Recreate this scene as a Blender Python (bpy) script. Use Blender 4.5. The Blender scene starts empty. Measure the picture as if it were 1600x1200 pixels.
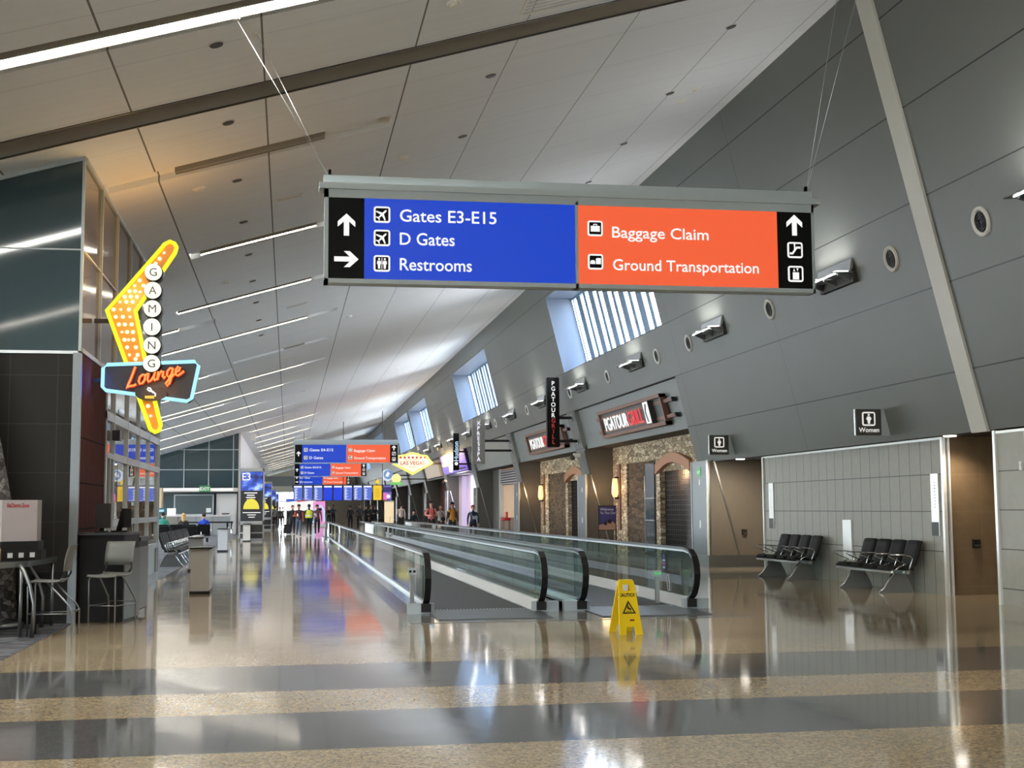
import bpy, math, random
from mathutils import Vector, Matrix
random.seed(7)
S = bpy.context.scene
COL = S.collection
PI = math.pi
EXP = 1.5
WORLD_S = 9.0

# ------------------------------------------------------------------ render look
S.view_settings.view_transform = 'Standard'
S.view_settings.look = 'None'
S.view_settings.exposure = EXP
S.view_settings.gamma = 1.0
S.view_settings.use_curve_mapping = False
try:
    S.cycles.use_denoising = True
    S.cycles.max_bounces = 8
    S.cycles.diffuse_bounces = 4
    S.cycles.glossy_bounces = 4
    S.cycles.transmission_bounces = 4
    S.cycles.transparent_max_bounces = 16
    S.cycles.caustics_reflective = False
    S.cycles.caustics_refractive = False
    S.cycles.sample_clamp_indirect = 6.0
except Exception:
    pass

# ------------------------------------------------------------------ colour + material helpers
def lin(c):
    c = c / 255.0
    return c / 12.92 if c <= 0.04045 else ((c + 0.055) / 1.055) ** 2.4
def rgb(r, g, b): return (lin(r), lin(g), lin(b), 1.0)

def new_mat(name):
    m = bpy.data.materials.new(name); m.use_nodes = True
    nt = m.node_tree
    b = nt.nodes['Principled BSDF']
    return m, nt, b
def N(nt, t, **kw):
    n = nt.nodes.new(t)
    for k, v in kw.items(): setattr(n, k, v)
    return n
def setin(node, name, val):
    if name in node.inputs: node.inputs[name].default_value = val
def math_node(nt, op, a, b=None, c=None):
    n = N(nt, 'ShaderNodeMath', operation=op)
    for i, v in enumerate((a, b, c)):
        if v is None: continue
        if isinstance(v, (int, float)): n.inputs[i].default_value = v
        else: nt.links.new(v, n.inputs[i])
    return n.outputs[0]
def mix_col(nt, fac, a, b, blend='MIX'):
    n = N(nt, 'ShaderNodeMixRGB', blend_type=blend)
    for i, v in zip((0, 1, 2), (fac, a, b)):
        if isinstance(v, (int, float)): n.inputs[i].default_value = v
        elif isinstance(v, tuple): n.inputs[i].default_value = v
        else: nt.links.new(v, n.inputs[i])
    return n.outputs[0]
def xyz(nt):
    tc = N(nt, 'ShaderNodeNewGeometry')
    s = N(nt, 'ShaderNodeSeparateXYZ')
    nt.links.new(tc.outputs['Position'], s.inputs[0])
    return tc.outputs['Position'], s.outputs[0], s.outputs[1], s.outputs[2]

def plain(name, col, rough=0.5, metal=0.0, spec=0.5, noise=0.0, nscale=6.0, bump=0.0):
    """plain material with a slight procedural mottling"""
    m, nt, b = new_mat(name)
    setin(b, 'Base Color', col); setin(b, 'Roughness', rough); setin(b, 'Metallic', metal)
    setin(b, 'Specular IOR Level', spec)
    tc = N(nt, 'ShaderNodeTexCoord')
    nz = N(nt, 'ShaderNodeTexNoise'); nz.inputs['Scale'].default_value = nscale; nz.inputs['Detail'].default_value = 4
    nt.links.new(tc.outputs['Object'], nz.inputs['Vector'])
    k = noise if noise > 0 else 0.04
    dark = tuple(c * (1 - k) for c in col[:3]) + (1,)
    lite = tuple(min(1, c * (1 + k)) for c in col[:3]) + (1,)
    nt.links.new(mix_col(nt, nz.outputs['Fac'], dark, lite), b.inputs['Base Color'])
    if bump > 0:
        bp = N(nt, 'ShaderNodeBump'); bp.inputs['Strength'].default_value = bump; bp.inputs['Distance'].default_value = 0.01
        nt.links.new(nz.outputs['Fac'], bp.inputs['Height']); nt.links.new(bp.outputs[0], b.inputs['Normal'])
    return m
def metal(name, col, rough=0.3): return plain(name, col, rough, 1.0, noise=0.06, nscale=20)
def emit(name, col, strength=1.0, sample=True):
    """something that gives off light: a lamp or a backlit sign face"""
    m, nt, b = new_mat(name)
    setin(b, 'Base Color', (0.02, 0.02, 0.02, 1)); setin(b, 'Roughness', 0.4)
    setin(b, 'Emission Color', col); setin(b, 'Emission Strength', strength * 2 ** (-EXP))
    return m
def glass(name, tint=(0.86, 0.9, 0.89, 1), rough=0.0, ior=1.5, boost=1.0):
    m = bpy.data.materials.new(name); m.use_nodes = True
    nt = m.node_tree; nt.nodes.clear()
    out = N(nt, 'ShaderNodeOutputMaterial')
    tr = N(nt, 'ShaderNodeBsdfTransparent'); tr.inputs[0].default_value = tint
    gl = N(nt, 'ShaderNodeBsdfGlossy'); gl.inputs['Roughness'].default_value = rough
    gl.inputs[0].default_value = (0.95, 0.97, 0.97, 1)
    fr = N(nt, 'ShaderNodeFresnel'); fr.inputs[0].default_value = ior
    mx = N(nt, 'ShaderNodeMixShader')
    ge = N(nt, 'ShaderNodeNewGeometry')
    f = math_node(nt, 'MINIMUM', math_node(nt, 'MULTIPLY', fr.outputs[0], boost), 1.0)
    f = math_node(nt, 'MULTIPLY', f, math_node(nt, 'SUBTRACT', 1.0, ge.outputs['Backfacing']))
    nt.links.new(f, mx.inputs[0]); nt.links.new(tr.outputs[0], mx.inputs[1]); nt.links.new(gl.outputs[0], mx.inputs[2])
    nt.links.new(mx.outputs[0], out.inputs[0])
    return m

def line_mask(nt, coord, positions, w):
    """1 inside a joint line at any of the given positions along a coordinate"""
    acc = None
    for p in positions:
        v = math_node(nt, 'LESS_THAN', math_node(nt, 'ABSOLUTE', math_node(nt, 'SUBTRACT', coord, p)), w)
        acc = v if acc is None else math_node(nt, 'MAXIMUM', acc, v)
    return acc
def periodic_mask(nt, coord, offset, period, w):
    t = math_node(nt, 'FRACT', math_node(nt, 'DIVIDE', math_node(nt, 'SUBTRACT', coord, offset), period))
    return math_node(nt, 'LESS_THAN', t, 2 * w / period)

# ------------------------------------------------------------------ mesh builder
_text_cache = {}
def text_geo(s, bold=0.0, spacing=1.0):
    key = (s, bold, spacing)
    if key in _text_cache: return _text_cache[key]
    cu = bpy.data.curves.new('lettering', 'FONT'); cu.body = s; cu.size = 1.0
    cu.offset = bold; cu.resolution_u = 3; cu.extrude = 0.0; cu.space_character = spacing
    ob = bpy.data.objects.new('lettering', cu); COL.objects.link(ob)
    dg = bpy.context.evaluated_depsgraph_get()
    me = bpy.data.meshes.new_from_object(ob.evaluated_get(dg))
    v = [tuple(p.co) for p in me.vertices]; f = [tuple(p.vertices) for p in me.polygons]
    bpy.data.objects.remove(ob); bpy.data.curves.remove(cu); bpy.data.meshes.remove(me)
    _text_cache[key] = (v, f)
    return v, f

class MB:
    def __init__(self): self.v = []; self.f = []; self.mi = []; self.sm = []; self.m = 0; self.smooth = False
    def mat(self, i): self.m = i; return self
    def add(self, vs, fs, smooth=None):
        o = len(self.v); self.v.extend([tuple(x) for x in vs])
        for f in fs:
            self.f.append(tuple(i + o for i in f)); self.mi.append(self.m)
            self.sm.append(self.smooth if smooth is None else smooth)
        return self
    def box(self, x0, y0, z0, x1, y1, z1):
        x0, x1 = min(x0, x1), max(x0, x1); y0, y1 = min(y0, y1), max(y0, y1); z0, z1 = min(z0, z1), max(z0, z1)
        vs = [(x0,y0,z0),(x1,y0,z0),(x1,y1,z0),(x0,y1,z0),(x0,y0,z1),(x1,y0,z1),(x1,y1,z1),(x0,y1,z1)]
        return self.add(vs, [(0,3,2,1),(4,5,6,7),(0,1,5,4),(1,2,6,5),(2,3,7,6),(3,0,4,7)], False)
    def cbox(self, c, s): return self.box(c[0]-s[0]/2, c[1]-s[1]/2, c[2]-s[2]/2, c[0]+s[0]/2, c[1]+s[1]/2, c[2]+s[2]/2)
    def rbox(self, x0, y0, z0, x1, y1, z1, r=0.02, n=3):
        """box with rounded vertical-plan corners in XZ (front view), extruded along Y"""
        pts = []
        for cx, cz, a0 in ((x1-r, z1-r, 0), (x0+r, z1-r, PI/2), (x0+r, z0+r, PI), (x1-r, z0+r, 3*PI/2)):
            for k in range(n+1):
                a = a0 + k*PI/2/n; pts.append((cx + r*math.cos(a), cz + r*math.sin(a)))
        return self.prism_xz(pts, y0, y1)
    def prism(self, pts, fn, h0, h1):
        """pts: 2D outline; fn(u,v,h) -> 3D"""
        n = len(pts)
        vs = [fn(u, v, h0) for u, v in pts] + [fn(u, v, h1) for u, v in pts]
        fs = [tuple(range(n)), tuple(range(2*n-1, n-1, -1))]
        for i in range(n):
            j = (i+1) % n; fs.append((i, i+n, j+n, j))
        return self.add(vs, fs, False)
    def prism_xz(self, pts, y0, y1): return self.prism(pts, lambda u, v, h: (u, h, v), y0, y1)
    def prism_yz(self, pts, x0, x1): return self.prism(pts, lambda u, v, h: (h, u, v), x0, x1)
    def prism_xy(self, pts, z0, z1): return self.prism(pts, lambda u, v, h: (u, v, h), z0, z1)
    def quad(self, a, b, c, d):
        A, B, C_, D = Vector(a), Vector(b), Vector(c), Vector(d)
        n1 = max(1, int(max((B-A).length, (C_-D).length)//14)); n2 = max(1, int(max((D-A).length, (C_-B).length)//14))
        if n1 == n2 == 1: return self.add([a, b, c, d], [(0, 1, 2, 3)], False)
        vs = []
        for j in range(n2+1):
            for i in range(n1+1):
                t = i/n1; vs.append((A.lerp(B, t)).lerp(D.lerp(C_, t), j/n2))
        fs = [(j*(n1+1)+i, j*(n1+1)+i+1, (j+1)*(n1+1)+i+1, (j+1)*(n1+1)+i) for j in range(n2) for i in range(n1)]
        return self.add(vs, fs, False)
    def tube(self, pts, r, n=8, closed=False, cap=True):
        P = [Vector(p) for p in pts]; L = len(P)
        rr = r if isinstance(r, (list, tuple)) else [r]*L
        vs = []; up = None
        for i, p in enumerate(P):
            if closed: d = P[(i+1) % L] - P[i-1]
            else: d = P[min(i+1, L-1)] - P[max(i-1, 0)]
            if d.length < 1e-9: d = Vector((0,0,1))
            d.normalize()
            if up is None:
                up = Vector((0,0,1)) if abs(d.z) < 0.9 else Vector((1,0,0))
            a = d.cross(up)
            if a.length < 1e-6: a = d.orthogonal()
            a.normalize(); b = a.cross(d).normalized(); up = b
            for k in range(n):
                t = 2*PI*k/n; vs.append(p + (a*math.cos(t) + b*math.sin(t))*rr[i])
        fs = []
        for i in range(L if closed else L-1):
            j = (i+1) % L
            for k in range(n):
                l = (k+1) % n; fs.append((i*n+k, j*n+k, j*n+l, i*n+l))
        if cap and not closed:
            fs.append(tuple(range(n))); fs.append(tuple(range(L*n-1, (L-1)*n-1, -1)))
        return self.add(vs, fs, True)
    def cyl(self, a, b, r, n=16): return self.tube([a, b], r, n)
    def lathe(self, prof, c=(0,0,0), axis='Z', n=24, cap=True):
        vs = []; fs = []
        for r, h in prof:
            for k in range(n):
                t = 2*PI*k/n; x, y = r*math.cos(t), r*math.sin(t)
                q = {'Z': (x, y, h), 'Y': (x, h, y), 'X': (h, x, y)}[axis]
                vs.append((q[0]+c[0], q[1]+c[1], q[2]+c[2]))
        L = len(prof)
        for i in range(L-1):
            for k in range(n):
                l = (k+1) % n; fs.append((i*n+k, i*n+l, (i+1)*n+l, (i+1)*n+k))
        if cap:
            fs.append(tuple(range(n-1, -1, -1))); fs.append(tuple(range((L-1)*n, L*n)))
        return self.add(vs, fs, True)
    def ball(self, c, r, n=10, m=6):
        rx, ry, rz = r if isinstance(r, tuple) else (r, r, r)
        vs = [(c[0], c[1], c[2]-rz)]
        for i in range(1, m):
            a = -PI/2 + PI*i/m
            for k in range(n):
                t = 2*PI*k/n
                vs.append((c[0]+rx*math.cos(a)*math.cos(t), c[1]+ry*math.cos(a)*math.sin(t), c[2]+rz*math.sin(a)))
        vs.append((c[0], c[1], c[2]+rz)); top = len(vs)-1; fs = []
        for k in range(n):
            l = (k+1) % n
            fs.append((0, 1+l, 1+k)); fs.append((top, 1+(m-2)*n+k, 1+(m-2)*n+l))
            for i in range(m-2): fs.append((1+i*n+k, 1+i*n+l, 1+(i+1)*n+l, 1+(i+1)*n+k))
        return self.add(vs, fs, True)
    def text(self, s, o, size, xd=(1,0,0), up=(0,0,1), align='L', bold=0.0, sx=1.0, depth=0.0, shear=0.0, spacing=1.0, valign='B'):
        """letters lie in the plane spanned by xd and up; they face xd x up"""
        v, f = text_geo(s, bold, spacing)
        if not v: return self
        x0 = min(p[0] for p in v); x1 = max(p[0] for p in v)
        off = {'L': x0, 'C': (x0+x1)/2, 'R': x1}[align]
        vo = 0.0 if valign == 'B' else 0.35
        X = Vector(xd).normalized(); U = Vector(up).normalized(); O = Vector(o); Z = X.cross(U)
        def T(p, d): return O + X*((p[0]-off + shear*p[1])*size*sx) + U*((p[1]-vo)*size) + Z*d
        if depth <= 0: return self.add([T(p, 0) for p in v], f, False)
        n = len(v)
        vs = [T(p, depth) for p in v] + [T(p, 0) for p in v]
        fs = list(f) + [tuple(i+n for i in reversed(q)) for q in f]
        cnt = {}
        for q in f:
            for i in range(len(q)):
                e = (q[i], q[(i+1) % len(q)]); cnt[e] = cnt.get(e, 0)+1
        for (a, b) in cnt:
            if (b, a) not in cnt: fs.append((b, a, a+n, b+n))
        return self.add(vs, fs, False)
    def build(self, name, mats, parent=None, world=False):
        me = bpy.data.meshes.new(name)
        off = Vector((0,0,0))
        if world and parent is not None:
            p = parent
            while p is not None: off += p.location; p = p.parent
        me.from_pydata([tuple(Vector(q)-off) for q in self.v], [], self.f)
        if not isinstance(mats, (list, tuple)): mats = [mats]
        for m in mats: me.materials.append(m)
        me.polygons.foreach_set('material_index', self.mi)
        me.polygons.foreach_set('use_smooth', self.sm)
        me.update()
        o = bpy.data.objects.new(name, me); COL.objects.link(o)
        if parent is not None: o.parent = parent
        return o

def tag(o, label=None, cat=None, group=None, kind=None):
    if label: o['label'] = label
    if cat: o['category'] = cat
    if group: o['group'] = group
    if kind: o['kind'] = kind
    return o
def thing(name, label, cat, loc=(0,0,0), rz=0.0, group=None):
    o = bpy.data.objects.new(name, None); COL.objects.link(o)
    o.location = loc; o.rotation_euler = (0, 0, rz); o.empty_display_size = 0.1
    return tag(o, label, cat, group)
def struct(o): o['kind'] = 'structure'; return o
_kids = {}
def copy_tree(o, parent=None):
    c = o.copy(); COL.objects.link(c)
    if parent is not None: c.parent = parent
    for ch in list(o.children): copy_tree(ch, c)
    return c
def dup(o, loc, rz=0.0, label=None, group=None):
    c = copy_tree(o); c.location = loc; c.rotation_euler = (0, 0, rz)
    if label: c['label'] = label
    if group: c['group'] = group
    return c
def nth(i):
    return ['nearest', 'second nearest', 'third nearest', 'fourth nearest', 'fifth nearest', 'sixth nearest', 'seventh nearest', 'eighth nearest',
            'ninth nearest', 'tenth nearest', 'eleventh nearest', 'twelfth nearest', 'thirteenth nearest', 'fourteenth nearest', 'fifteenth nearest',
            'sixteenth nearest', 'seventeenth nearest', 'eighteenth nearest', 'nineteenth nearest', 'twentieth nearest'][i]

# ------------------------------------------------------------------ world and camera
w = bpy.data.worlds.new('sky'); S.world = w; w.use_nodes = True
nt = w.node_tree; bg = nt.nodes['Background']
sky = N(nt, 'ShaderNodeTexCoord'); sp = N(nt, 'ShaderNodeSeparateXYZ'); nt.links.new(sky.outputs['Generated'], sp.inputs[0])
rmp = N(nt, 'ShaderNodeValToRGB')
rmp.color_ramp.elements[0].position = 0.0; rmp.color_ramp.elements[0].color = (0.62, 0.6, 0.56, 1)
rmp.color_ramp.elements[1].position = 0.6; rmp.color_ramp.elements[1].color = (0.62, 0.8, 1.0, 1)
e = rmp.color_ramp.elements.new(0.12); e.color = (0.95, 0.97, 1.0, 1)
nt.links.new(sp.outputs[2], rmp.inputs[0]); nt.links.new(rmp.outputs[0], bg.inputs['Color'])
bg.inputs['Strength'].default_value = WORLD_S

F = 2050.0
cam_d = bpy.data.cameras.new('camera'); cam = bpy.data.objects.new('camera', cam_d); COL.objects.link(cam)
cam_d.sensor_fit = 'HORIZONTAL'; cam_d.sensor_width = 36.0; cam_d.lens = F / 1600 * 36.0
cam_d.clip_start = 0.1; cam_d.clip_end = 500
# world axes expressed in the camera frame: measured yaw, pitch and roll of the photographer's view
Yc = Vector((-350, -196, -F)).normalized(); hd = Vector((1, 0.0069, 0))
Zc = hd.cross(Yc).normalized()
if Zc.y < 0: Zc = -Zc
Xc = Yc.cross(Zc)
R = Matrix((Xc, Yc, Zc))
cam.matrix_world = Matrix.Translation((0, 0, 1.5)) @ R.to_4x4()
S.camera = cam
# ------------------------------------------------------------------ geometry of the hall
SLOPE = 0.2468; WX0 = 10.6; WZ0 = 2.64
def wx(z): return WX0 - SLOPE*(z - WZ0)
CS = 0.29
def cz(x): return 9.75 - CS*(8.83 - x)
UPW = (-SLOPE, 0, 1.0)                                 # up along the leaning wall
PIER0, BAY, PW = 18.2, 13.75, 1.3
piers = [PIER0 + BAY*k for k in range(0, 13)]
YEND = 196.0; YBACK = -40.0
XL = -2.8                                              # left building line
WALLA_Y = 18.5; WALLB_END = 29.7; GATE_END = 84.0; GATE_X = -13.0

# ------------------------------------------------------------------ surface materials
def floor_material():
    m, nt, b = new_mat('terrazzo')
    pos, x, y, z = xyz(nt)
    bands = [(8.5, 10.03), (11.25, 13.05), (26.2, 28.6), (31.0, 33.4), (38.0, 41.0), (46.0, 49.0), (55.0, 58.5), (64.0, 67.5),
             (75, 79), (88, 93), (103, 108), (120, 126), (140, 147)]
    acc = None
    for a, c in bands:
        v = math_node(nt, 'MULTIPLY', math_node(nt, 'GREATER_THAN', y, a), math_node(nt, 'LESS_THAN', y, c))
        acc = v if acc is None else math_node(nt, 'MAXIMUM', acc, v)
    def speck(scale, lo, hi):
        vo = N(nt, 'ShaderNodeTexVoronoi'); vo.inputs['Scale'].default_value = scale
        nt.links.new(pos, vo.inputs['Vector'])
        sepc = N(nt, 'ShaderNodeSeparateColor'); nt.links.new(vo.outputs['Color'], sepc.inputs[0])
        mr = N(nt, 'ShaderNodeMapRange'); nt.links.new(sepc.outputs[0], mr.inputs[0])
        mr.inputs[3].default_value = lo; mr.inputs[4].default_value = hi
        return mr.outputs[0]
    nz = N(nt, 'ShaderNodeTexNoise'); nz.inputs['Scale'].default_value = 0.7; nz.inputs['Detail'].default_value = 5
    nt.links.new(pos, nz.inputs['Vector'])
    tan = mix_col(nt, nz.outputs['Fac'], rgb(166, 150, 122), rgb(190, 174, 146))
    dark = mix_col(nt, nz.outputs['Fac'], rgb(92, 94, 96), rgb(110, 112, 113))
    base = mix_col(nt, acc, tan, dark)
    sp = math_node(nt, 'MULTIPLY', speck(55, 0.62, 1.25), speck(130, 0.8, 1.15))
    cmb = N(nt, 'ShaderNodeCombineColor')
    for i in range(3): nt.links.new(sp, cmb.inputs[i])
    col = mix_col(nt, 1.0, base, cmb.outputs[0], 'MULTIPLY')
    # brass divider lines beside the bands
    edges = [p for q in bands for p in q] + [16.6, 17.35]
    lm = line_mask(nt, y, edges, 0.012)
    col = mix_col(nt, math_node(nt, 'MULTIPLY', lm, 0.55), col, rgb(70, 60, 48))
    nt.links.new(col, b.inputs['Base Color'])
    nz2 = N(nt, 'ShaderNodeTexNoise'); nz2.inputs['Scale'].default_value = 2.2; nz2.inputs['Detail'].default_value = 3
    nt.links.new(pos, nz2.inputs['Vector'])
    mr = N(nt, 'ShaderNodeMapRange'); nt.links.new(nz2.outputs['Fac'], mr.inputs[0])
    mr.inputs[3].default_value = 0.035; mr.inputs[4].default_value = 0.11
    nt.links.new(mr.outputs[0], b.inputs['Roughness'])
    setin(b, 'Specular IOR Level', 0.6)
    nz3 = N(nt, 'ShaderNodeTexNoise'); nz3.inputs['Scale'].default_value = 1.6; nz3.inputs['Detail'].default_value = 2
    nt.links.new(pos, nz3.inputs['Vector'])
    bp = N(nt, 'ShaderNodeBump'); bp.inputs['Strength'].default_value = 0.09; bp.inputs['Distance'].default_value = 0.01
    nt.links.new(nz3.outputs['Fac'], bp.inputs['Height']); nt.links.new(bp.outputs[0], b.inputs['Normal'])
    return m

def wall_panel_material():
    m, nt, b = new_mat('grey wall panels')
    pos, x, y, z = xyz(nt)
    nz = N(nt, 'ShaderNodeTexNoise'); nz.inputs['Scale'].default_value = 0.35; nt.links.new(pos, nz.inputs['Vector'])
    col = mix_col(nt, nz.outputs['Fac'], rgb(102, 105, 101), rgb(110, 113, 109))
    hor = line_mask(nt, z, [3.59, 4.93, 6.28, 7.65, 9.05], 0.011)
    ver = periodic_mask(nt, y, 25.75 - BAY/2*2, BAY/2, 0.011)
    ln = math_node(nt, 'MAXIMUM', hor, math_node(nt, 'MULTIPLY', ver, 0.6))
    nt.links.new(mix_col(nt, ln, col, rgb(26, 26, 26)), b.inputs['Base Color'])
    setin(b, 'Roughness', 0.42); setin(b, 'Specular IOR Level', 0.35)
    return m

def ceiling_material():
    m, nt, b = new_mat('ceiling panels')
    pos, x, y, z = xyz(nt)
    mp = N(nt, 'ShaderNodeMapping'); mp.inputs['Scale'].default_value = (0.3, 5.0, 0.3); nt.links.new(pos, mp.inputs[0])
    nz = N(nt, 'ShaderNodeTexNoise'); nz.inputs['Scale'].default_value = 1.5; nz.inputs['Detail'].default_value = 5
    nt.links.new(mp.outputs[0], nz.inputs['Vector'])
    col = mix_col(nt, nz.outputs['Fac'], rgb(226, 231, 238), rgb(236, 241, 247))
    ln = line_mask(nt, x, [-9.4, -7.55, -5.7, -3.87, -2.03, -0.35, 1.63], 0.012)
    ln2 = math_node(nt, 'MULTIPLY', line_mask(nt, x, [3.15, 4.95, 6.98, 8.55], 0.009), 0.55)
    tr = math_node(nt, 'MULTIPLY', periodic_mask(nt, y, 0.45, 1.65, 0.008), 0.22)
    ln = math_node(nt, 'MAXIMUM', math_node(nt, 'MAXIMUM', math_node(nt, 'MULTIPLY', ln, 0.8), ln2), tr)
    nt.links.new(mix_col(nt, ln, col, rgb(40, 36, 32)), b.inputs['Base Color'])
    setin(b, 'Roughness', 0.75); setin(b, 'Specular IOR Level', 0.2)
    return m

def tile_material(name, axis, c1, c2, grout, uw, vh, u0, v0, gw=0.006, rough=0.45, rows=None):
    """stone or ceramic tiles with joints, in world metres; axis: which world axis runs along the wall"""
    m, nt, b = new_mat(name)
    pos, x, y, z = xyz(nt)
    u = x if axis == 'x' else y
    nz = N(nt, 'ShaderNodeTexNoise'); nz.inputs['Scale'].default_value = 7; nz.inputs['Detail'].default_value = 6
    nt.links.new(pos, nz.inputs['Vector'])
    col = mix_col(nt, nz.outputs['Fac'], c1, c2)
    uu = math_node(nt, 'FLOOR', math_node(nt, 'DIVIDE', math_node(nt, 'SUBTRACT', u, u0), uw))
    wn = N(nt, 'ShaderNodeTexWhiteNoise', noise_dimensions='1D'); nt.links.new(uu, wn.inputs['W'])
    col = mix_col(nt, math_node(nt, 'MULTIPLY', wn.outputs[0], 0.18), col, c1)
    a = periodic_mask(nt, u, u0, uw, gw)
    h = line_mask(nt, z, rows, gw) if rows else periodic_mask(nt, z, v0, vh, gw)
    ln = math_node(nt, 'MAXIMUM', a, h)
    nt.links.new(mix_col(nt, ln, col, grout), b.inputs['Base Color'])
    setin(b, 'Roughness', rough); setin(b, 'Specular IOR Level', 0.3)
    return m

def stone_material(name, c1, c2, c3, scale=(3.0, 3.0, 9.0)):
    """stacked ledgestone"""
    m, nt, b = new_mat(name)
    pos, x, y, z = xyz(nt)
    mp = N(nt, 'ShaderNodeMapping'); mp.inputs['Scale'].default_value = scale; nt.links.new(pos, mp.inputs[0])
    vo = N(nt, 'ShaderNodeTexVoronoi'); vo.inputs['Scale'].default_value = 1.6; nt.links.new(mp.outputs[0], vo.inputs['Vector'])
    sc = N(nt, 'ShaderNodeSeparateColor'); nt.links.new(vo.outputs['Color'], sc.inputs[0])
    r = N(nt, 'ShaderNodeValToRGB'); r.color_ramp.elements[0].color = c1; r.color_ramp.elements[1].color = c3
    e = r.color_ramp.elements.new(0.5); e.color = c2
    nt.links.new(sc.outputs[0], r.inputs[0])
    ve = N(nt, 'ShaderNodeTexVoronoi', feature='DISTANCE_TO_EDGE'); ve.inputs['Scale'].default_value = 1.6
    nt.links.new(mp.outputs[0], ve.inputs['Vector'])
    gap = math_node(nt, 'LESS_THAN', ve.outputs['Distance'], 0.05)
    nt.links.new(mix_col(nt, math_node(nt, 'MULTIPLY', gap, 0.75), r.outputs[0], rgb(38, 32, 26)), b.inputs['Base Color'])
    setin(b, 'Roughness', 0.8)
    bp = N(nt, 'ShaderNodeBump'); bp.inputs['Strength'].default_value = 0.6; bp.inputs['Distance'].default_value = 0.03
    nt.links.new(ve.outputs['Distance'], bp.inputs['Height']); nt.links.new(bp.outputs[0], b.inputs['Normal'])
    return m

def plank_material(name, c1, c2, axis='y', w=0.3, rough=0.35, rows=()):
    m, nt, b = new_mat(name)
    pos, x, y, z = xyz(nt)
    u = y if axis == 'y' else x
    mp = N(nt, 'ShaderNodeMapping'); mp.inputs['Scale'].default_value = (14, 14, 0.7); nt.links.new(pos, mp.inputs[0])
    nz = N(nt, 'ShaderNodeTexNoise'); nz.inputs['Scale'].default_value = 2; nz.inputs['Detail'].default_value = 5
    nt.links.new(mp.outputs[0], nz.inputs['Vector'])
    col = mix_col(nt, nz.outputs['Fac'], c1, c2)
    ln = periodic_mask(nt, u, 0.1, w, 0.006)
    if rows: ln = math_node(nt, 'MAXIMUM', ln, line_mask(nt, z, rows, 0.01))
    nt.links.new(mix_col(nt, ln, col, rgb(20, 14, 12)), b.inputs['Base Color'])
    setin(b, 'Roughness', 0.85); setin(b, 'Specular IOR Level', 0.04)
    return m

def carpet_material():
    m, nt, b = new_mat('dark carpet')
    pos, x, y, z = xyz(nt)
    mp = N(nt, 'ShaderNodeMapping'); mp.inputs['Scale'].default_value = (1.2, 4.5, 1); nt.links.new(pos, mp.inputs[0])
    wv = N(nt, 'ShaderNodeTexNoise'); wv.inputs['Scale'].default_value = 2.4; wv.inputs['Detail'].default_value = 3
    nt.links.new(mp.outputs[0], wv.inputs['Vector'])
    r = N(nt, 'ShaderNodeValToRGB'); r.color_ramp.interpolation = 'CONSTANT'
    r.color_ramp.elements[0].color = rgb(52, 54, 60); r.color_ramp.elements[1].color = rgb(98, 100, 104); r.color_ramp.elements[1].position = 0.52
    nt.links.new(wv.outputs['Fac'], r.inputs[0]); nt.links.new(r.outputs[0], b.inputs['Base Color'])
    setin(b, 'Roughness', 0.95)
    return m

M = {}
M['floor'] = floor_material(); M['wallpanel'] = wall_panel_material(); M['ceil'] = ceiling_material(); M['carpet'] = carpet_material()
M['fascia'] = plain('fascia grey', rgb(128, 134, 132), 0.45, noise=0.03, nscale=0.6)
M['slot'] = plain('ceiling slot paint', rgb(168, 162, 154), 0.6)
M['brushed'] = metal('brushed steel', rgb(176, 180, 182), 0.28)
M['steel2'] = metal('satin aluminium', rgb(196, 200, 202), 0.35)
M['chrome'] = metal('chrome', rgb(205, 208, 210), 0.2)
M['alu'] = plain('painted aluminium frame', rgb(176, 186, 190), 0.4)
M['trimwhite'] = plain('bright metal edge', rgb(226, 228, 224), 0.3, 0.3)
M['striplight'] = plain('light grey cover plate', rgb(205, 205, 197), 0.4)
M['reveal'] = plain('window reveal paint', rgb(104, 116, 134), 0.5)
M['mullion'] = plain('window fins', rgb(112, 132, 154), 0.45)
M['black'] = plain('black plastic', rgb(22, 22, 23), 0.45)
M['blackgloss'] = plain('black laminate', rgb(12, 12, 12), 0.5, spec=0.2)
M['satin'] = metal('satin dark steel', rgb(142, 144, 144), 0.38)
M['column'] = metal('brushed column steel', rgb(128, 132, 134), 0.42)
M['mirrordeck'] = metal('polished deck steel', rgb(128, 132, 134), 0.09)
M['panelgrey'] = plain('grey podium panel', rgb(92, 90, 88), 0.4)
M['rubber'] = plain('black rubber', rgb(18, 18, 19), 0.38)
M['darkgrey'] = plain('dark grey paint', rgb(64, 64, 62), 0.5)
M['alcove'] = plain('taupe alcove panels', rgb(112, 104, 94), 0.5, noise=0.06)
M['alcove_grey'] = plain('charcoal alcove panels', rgb(92, 90, 86), 0.5, noise=0.06)
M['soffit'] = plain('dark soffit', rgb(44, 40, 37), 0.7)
M['white'] = plain('white paint', rgb(232, 232, 228), 0.5)
M['offwhite'] = plain('off white laminate', rgb(206, 200, 198), 0.35)
M['greylam'] = plain('grey laminate', rgb(206, 205, 204), 0.35, noise=0.05)
M['seatgrey'] = plain('grey seat plastic', rgb(112, 114, 110), 0.4)
M['leather'] = plain('black vinyl', rgb(20, 20, 21), 0.62, spec=0.25, noise=0.1, nscale=40)
M['yellow'] = plain('yellow plastic', rgb(236, 200, 20), 0.4)
M['brownmetal'] = plain('rust brown painted metal', rgb(128, 92, 76), 0.5)
M['tile'] = tile_material('grey stone tile', 'y', rgb(150, 151, 142), rgb(172, 172, 162), rgb(86, 86, 80), 0.405, 0.6, 20.55, 0.0, 0.008, rows=[0.72, 1.39, 2.02])
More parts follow.
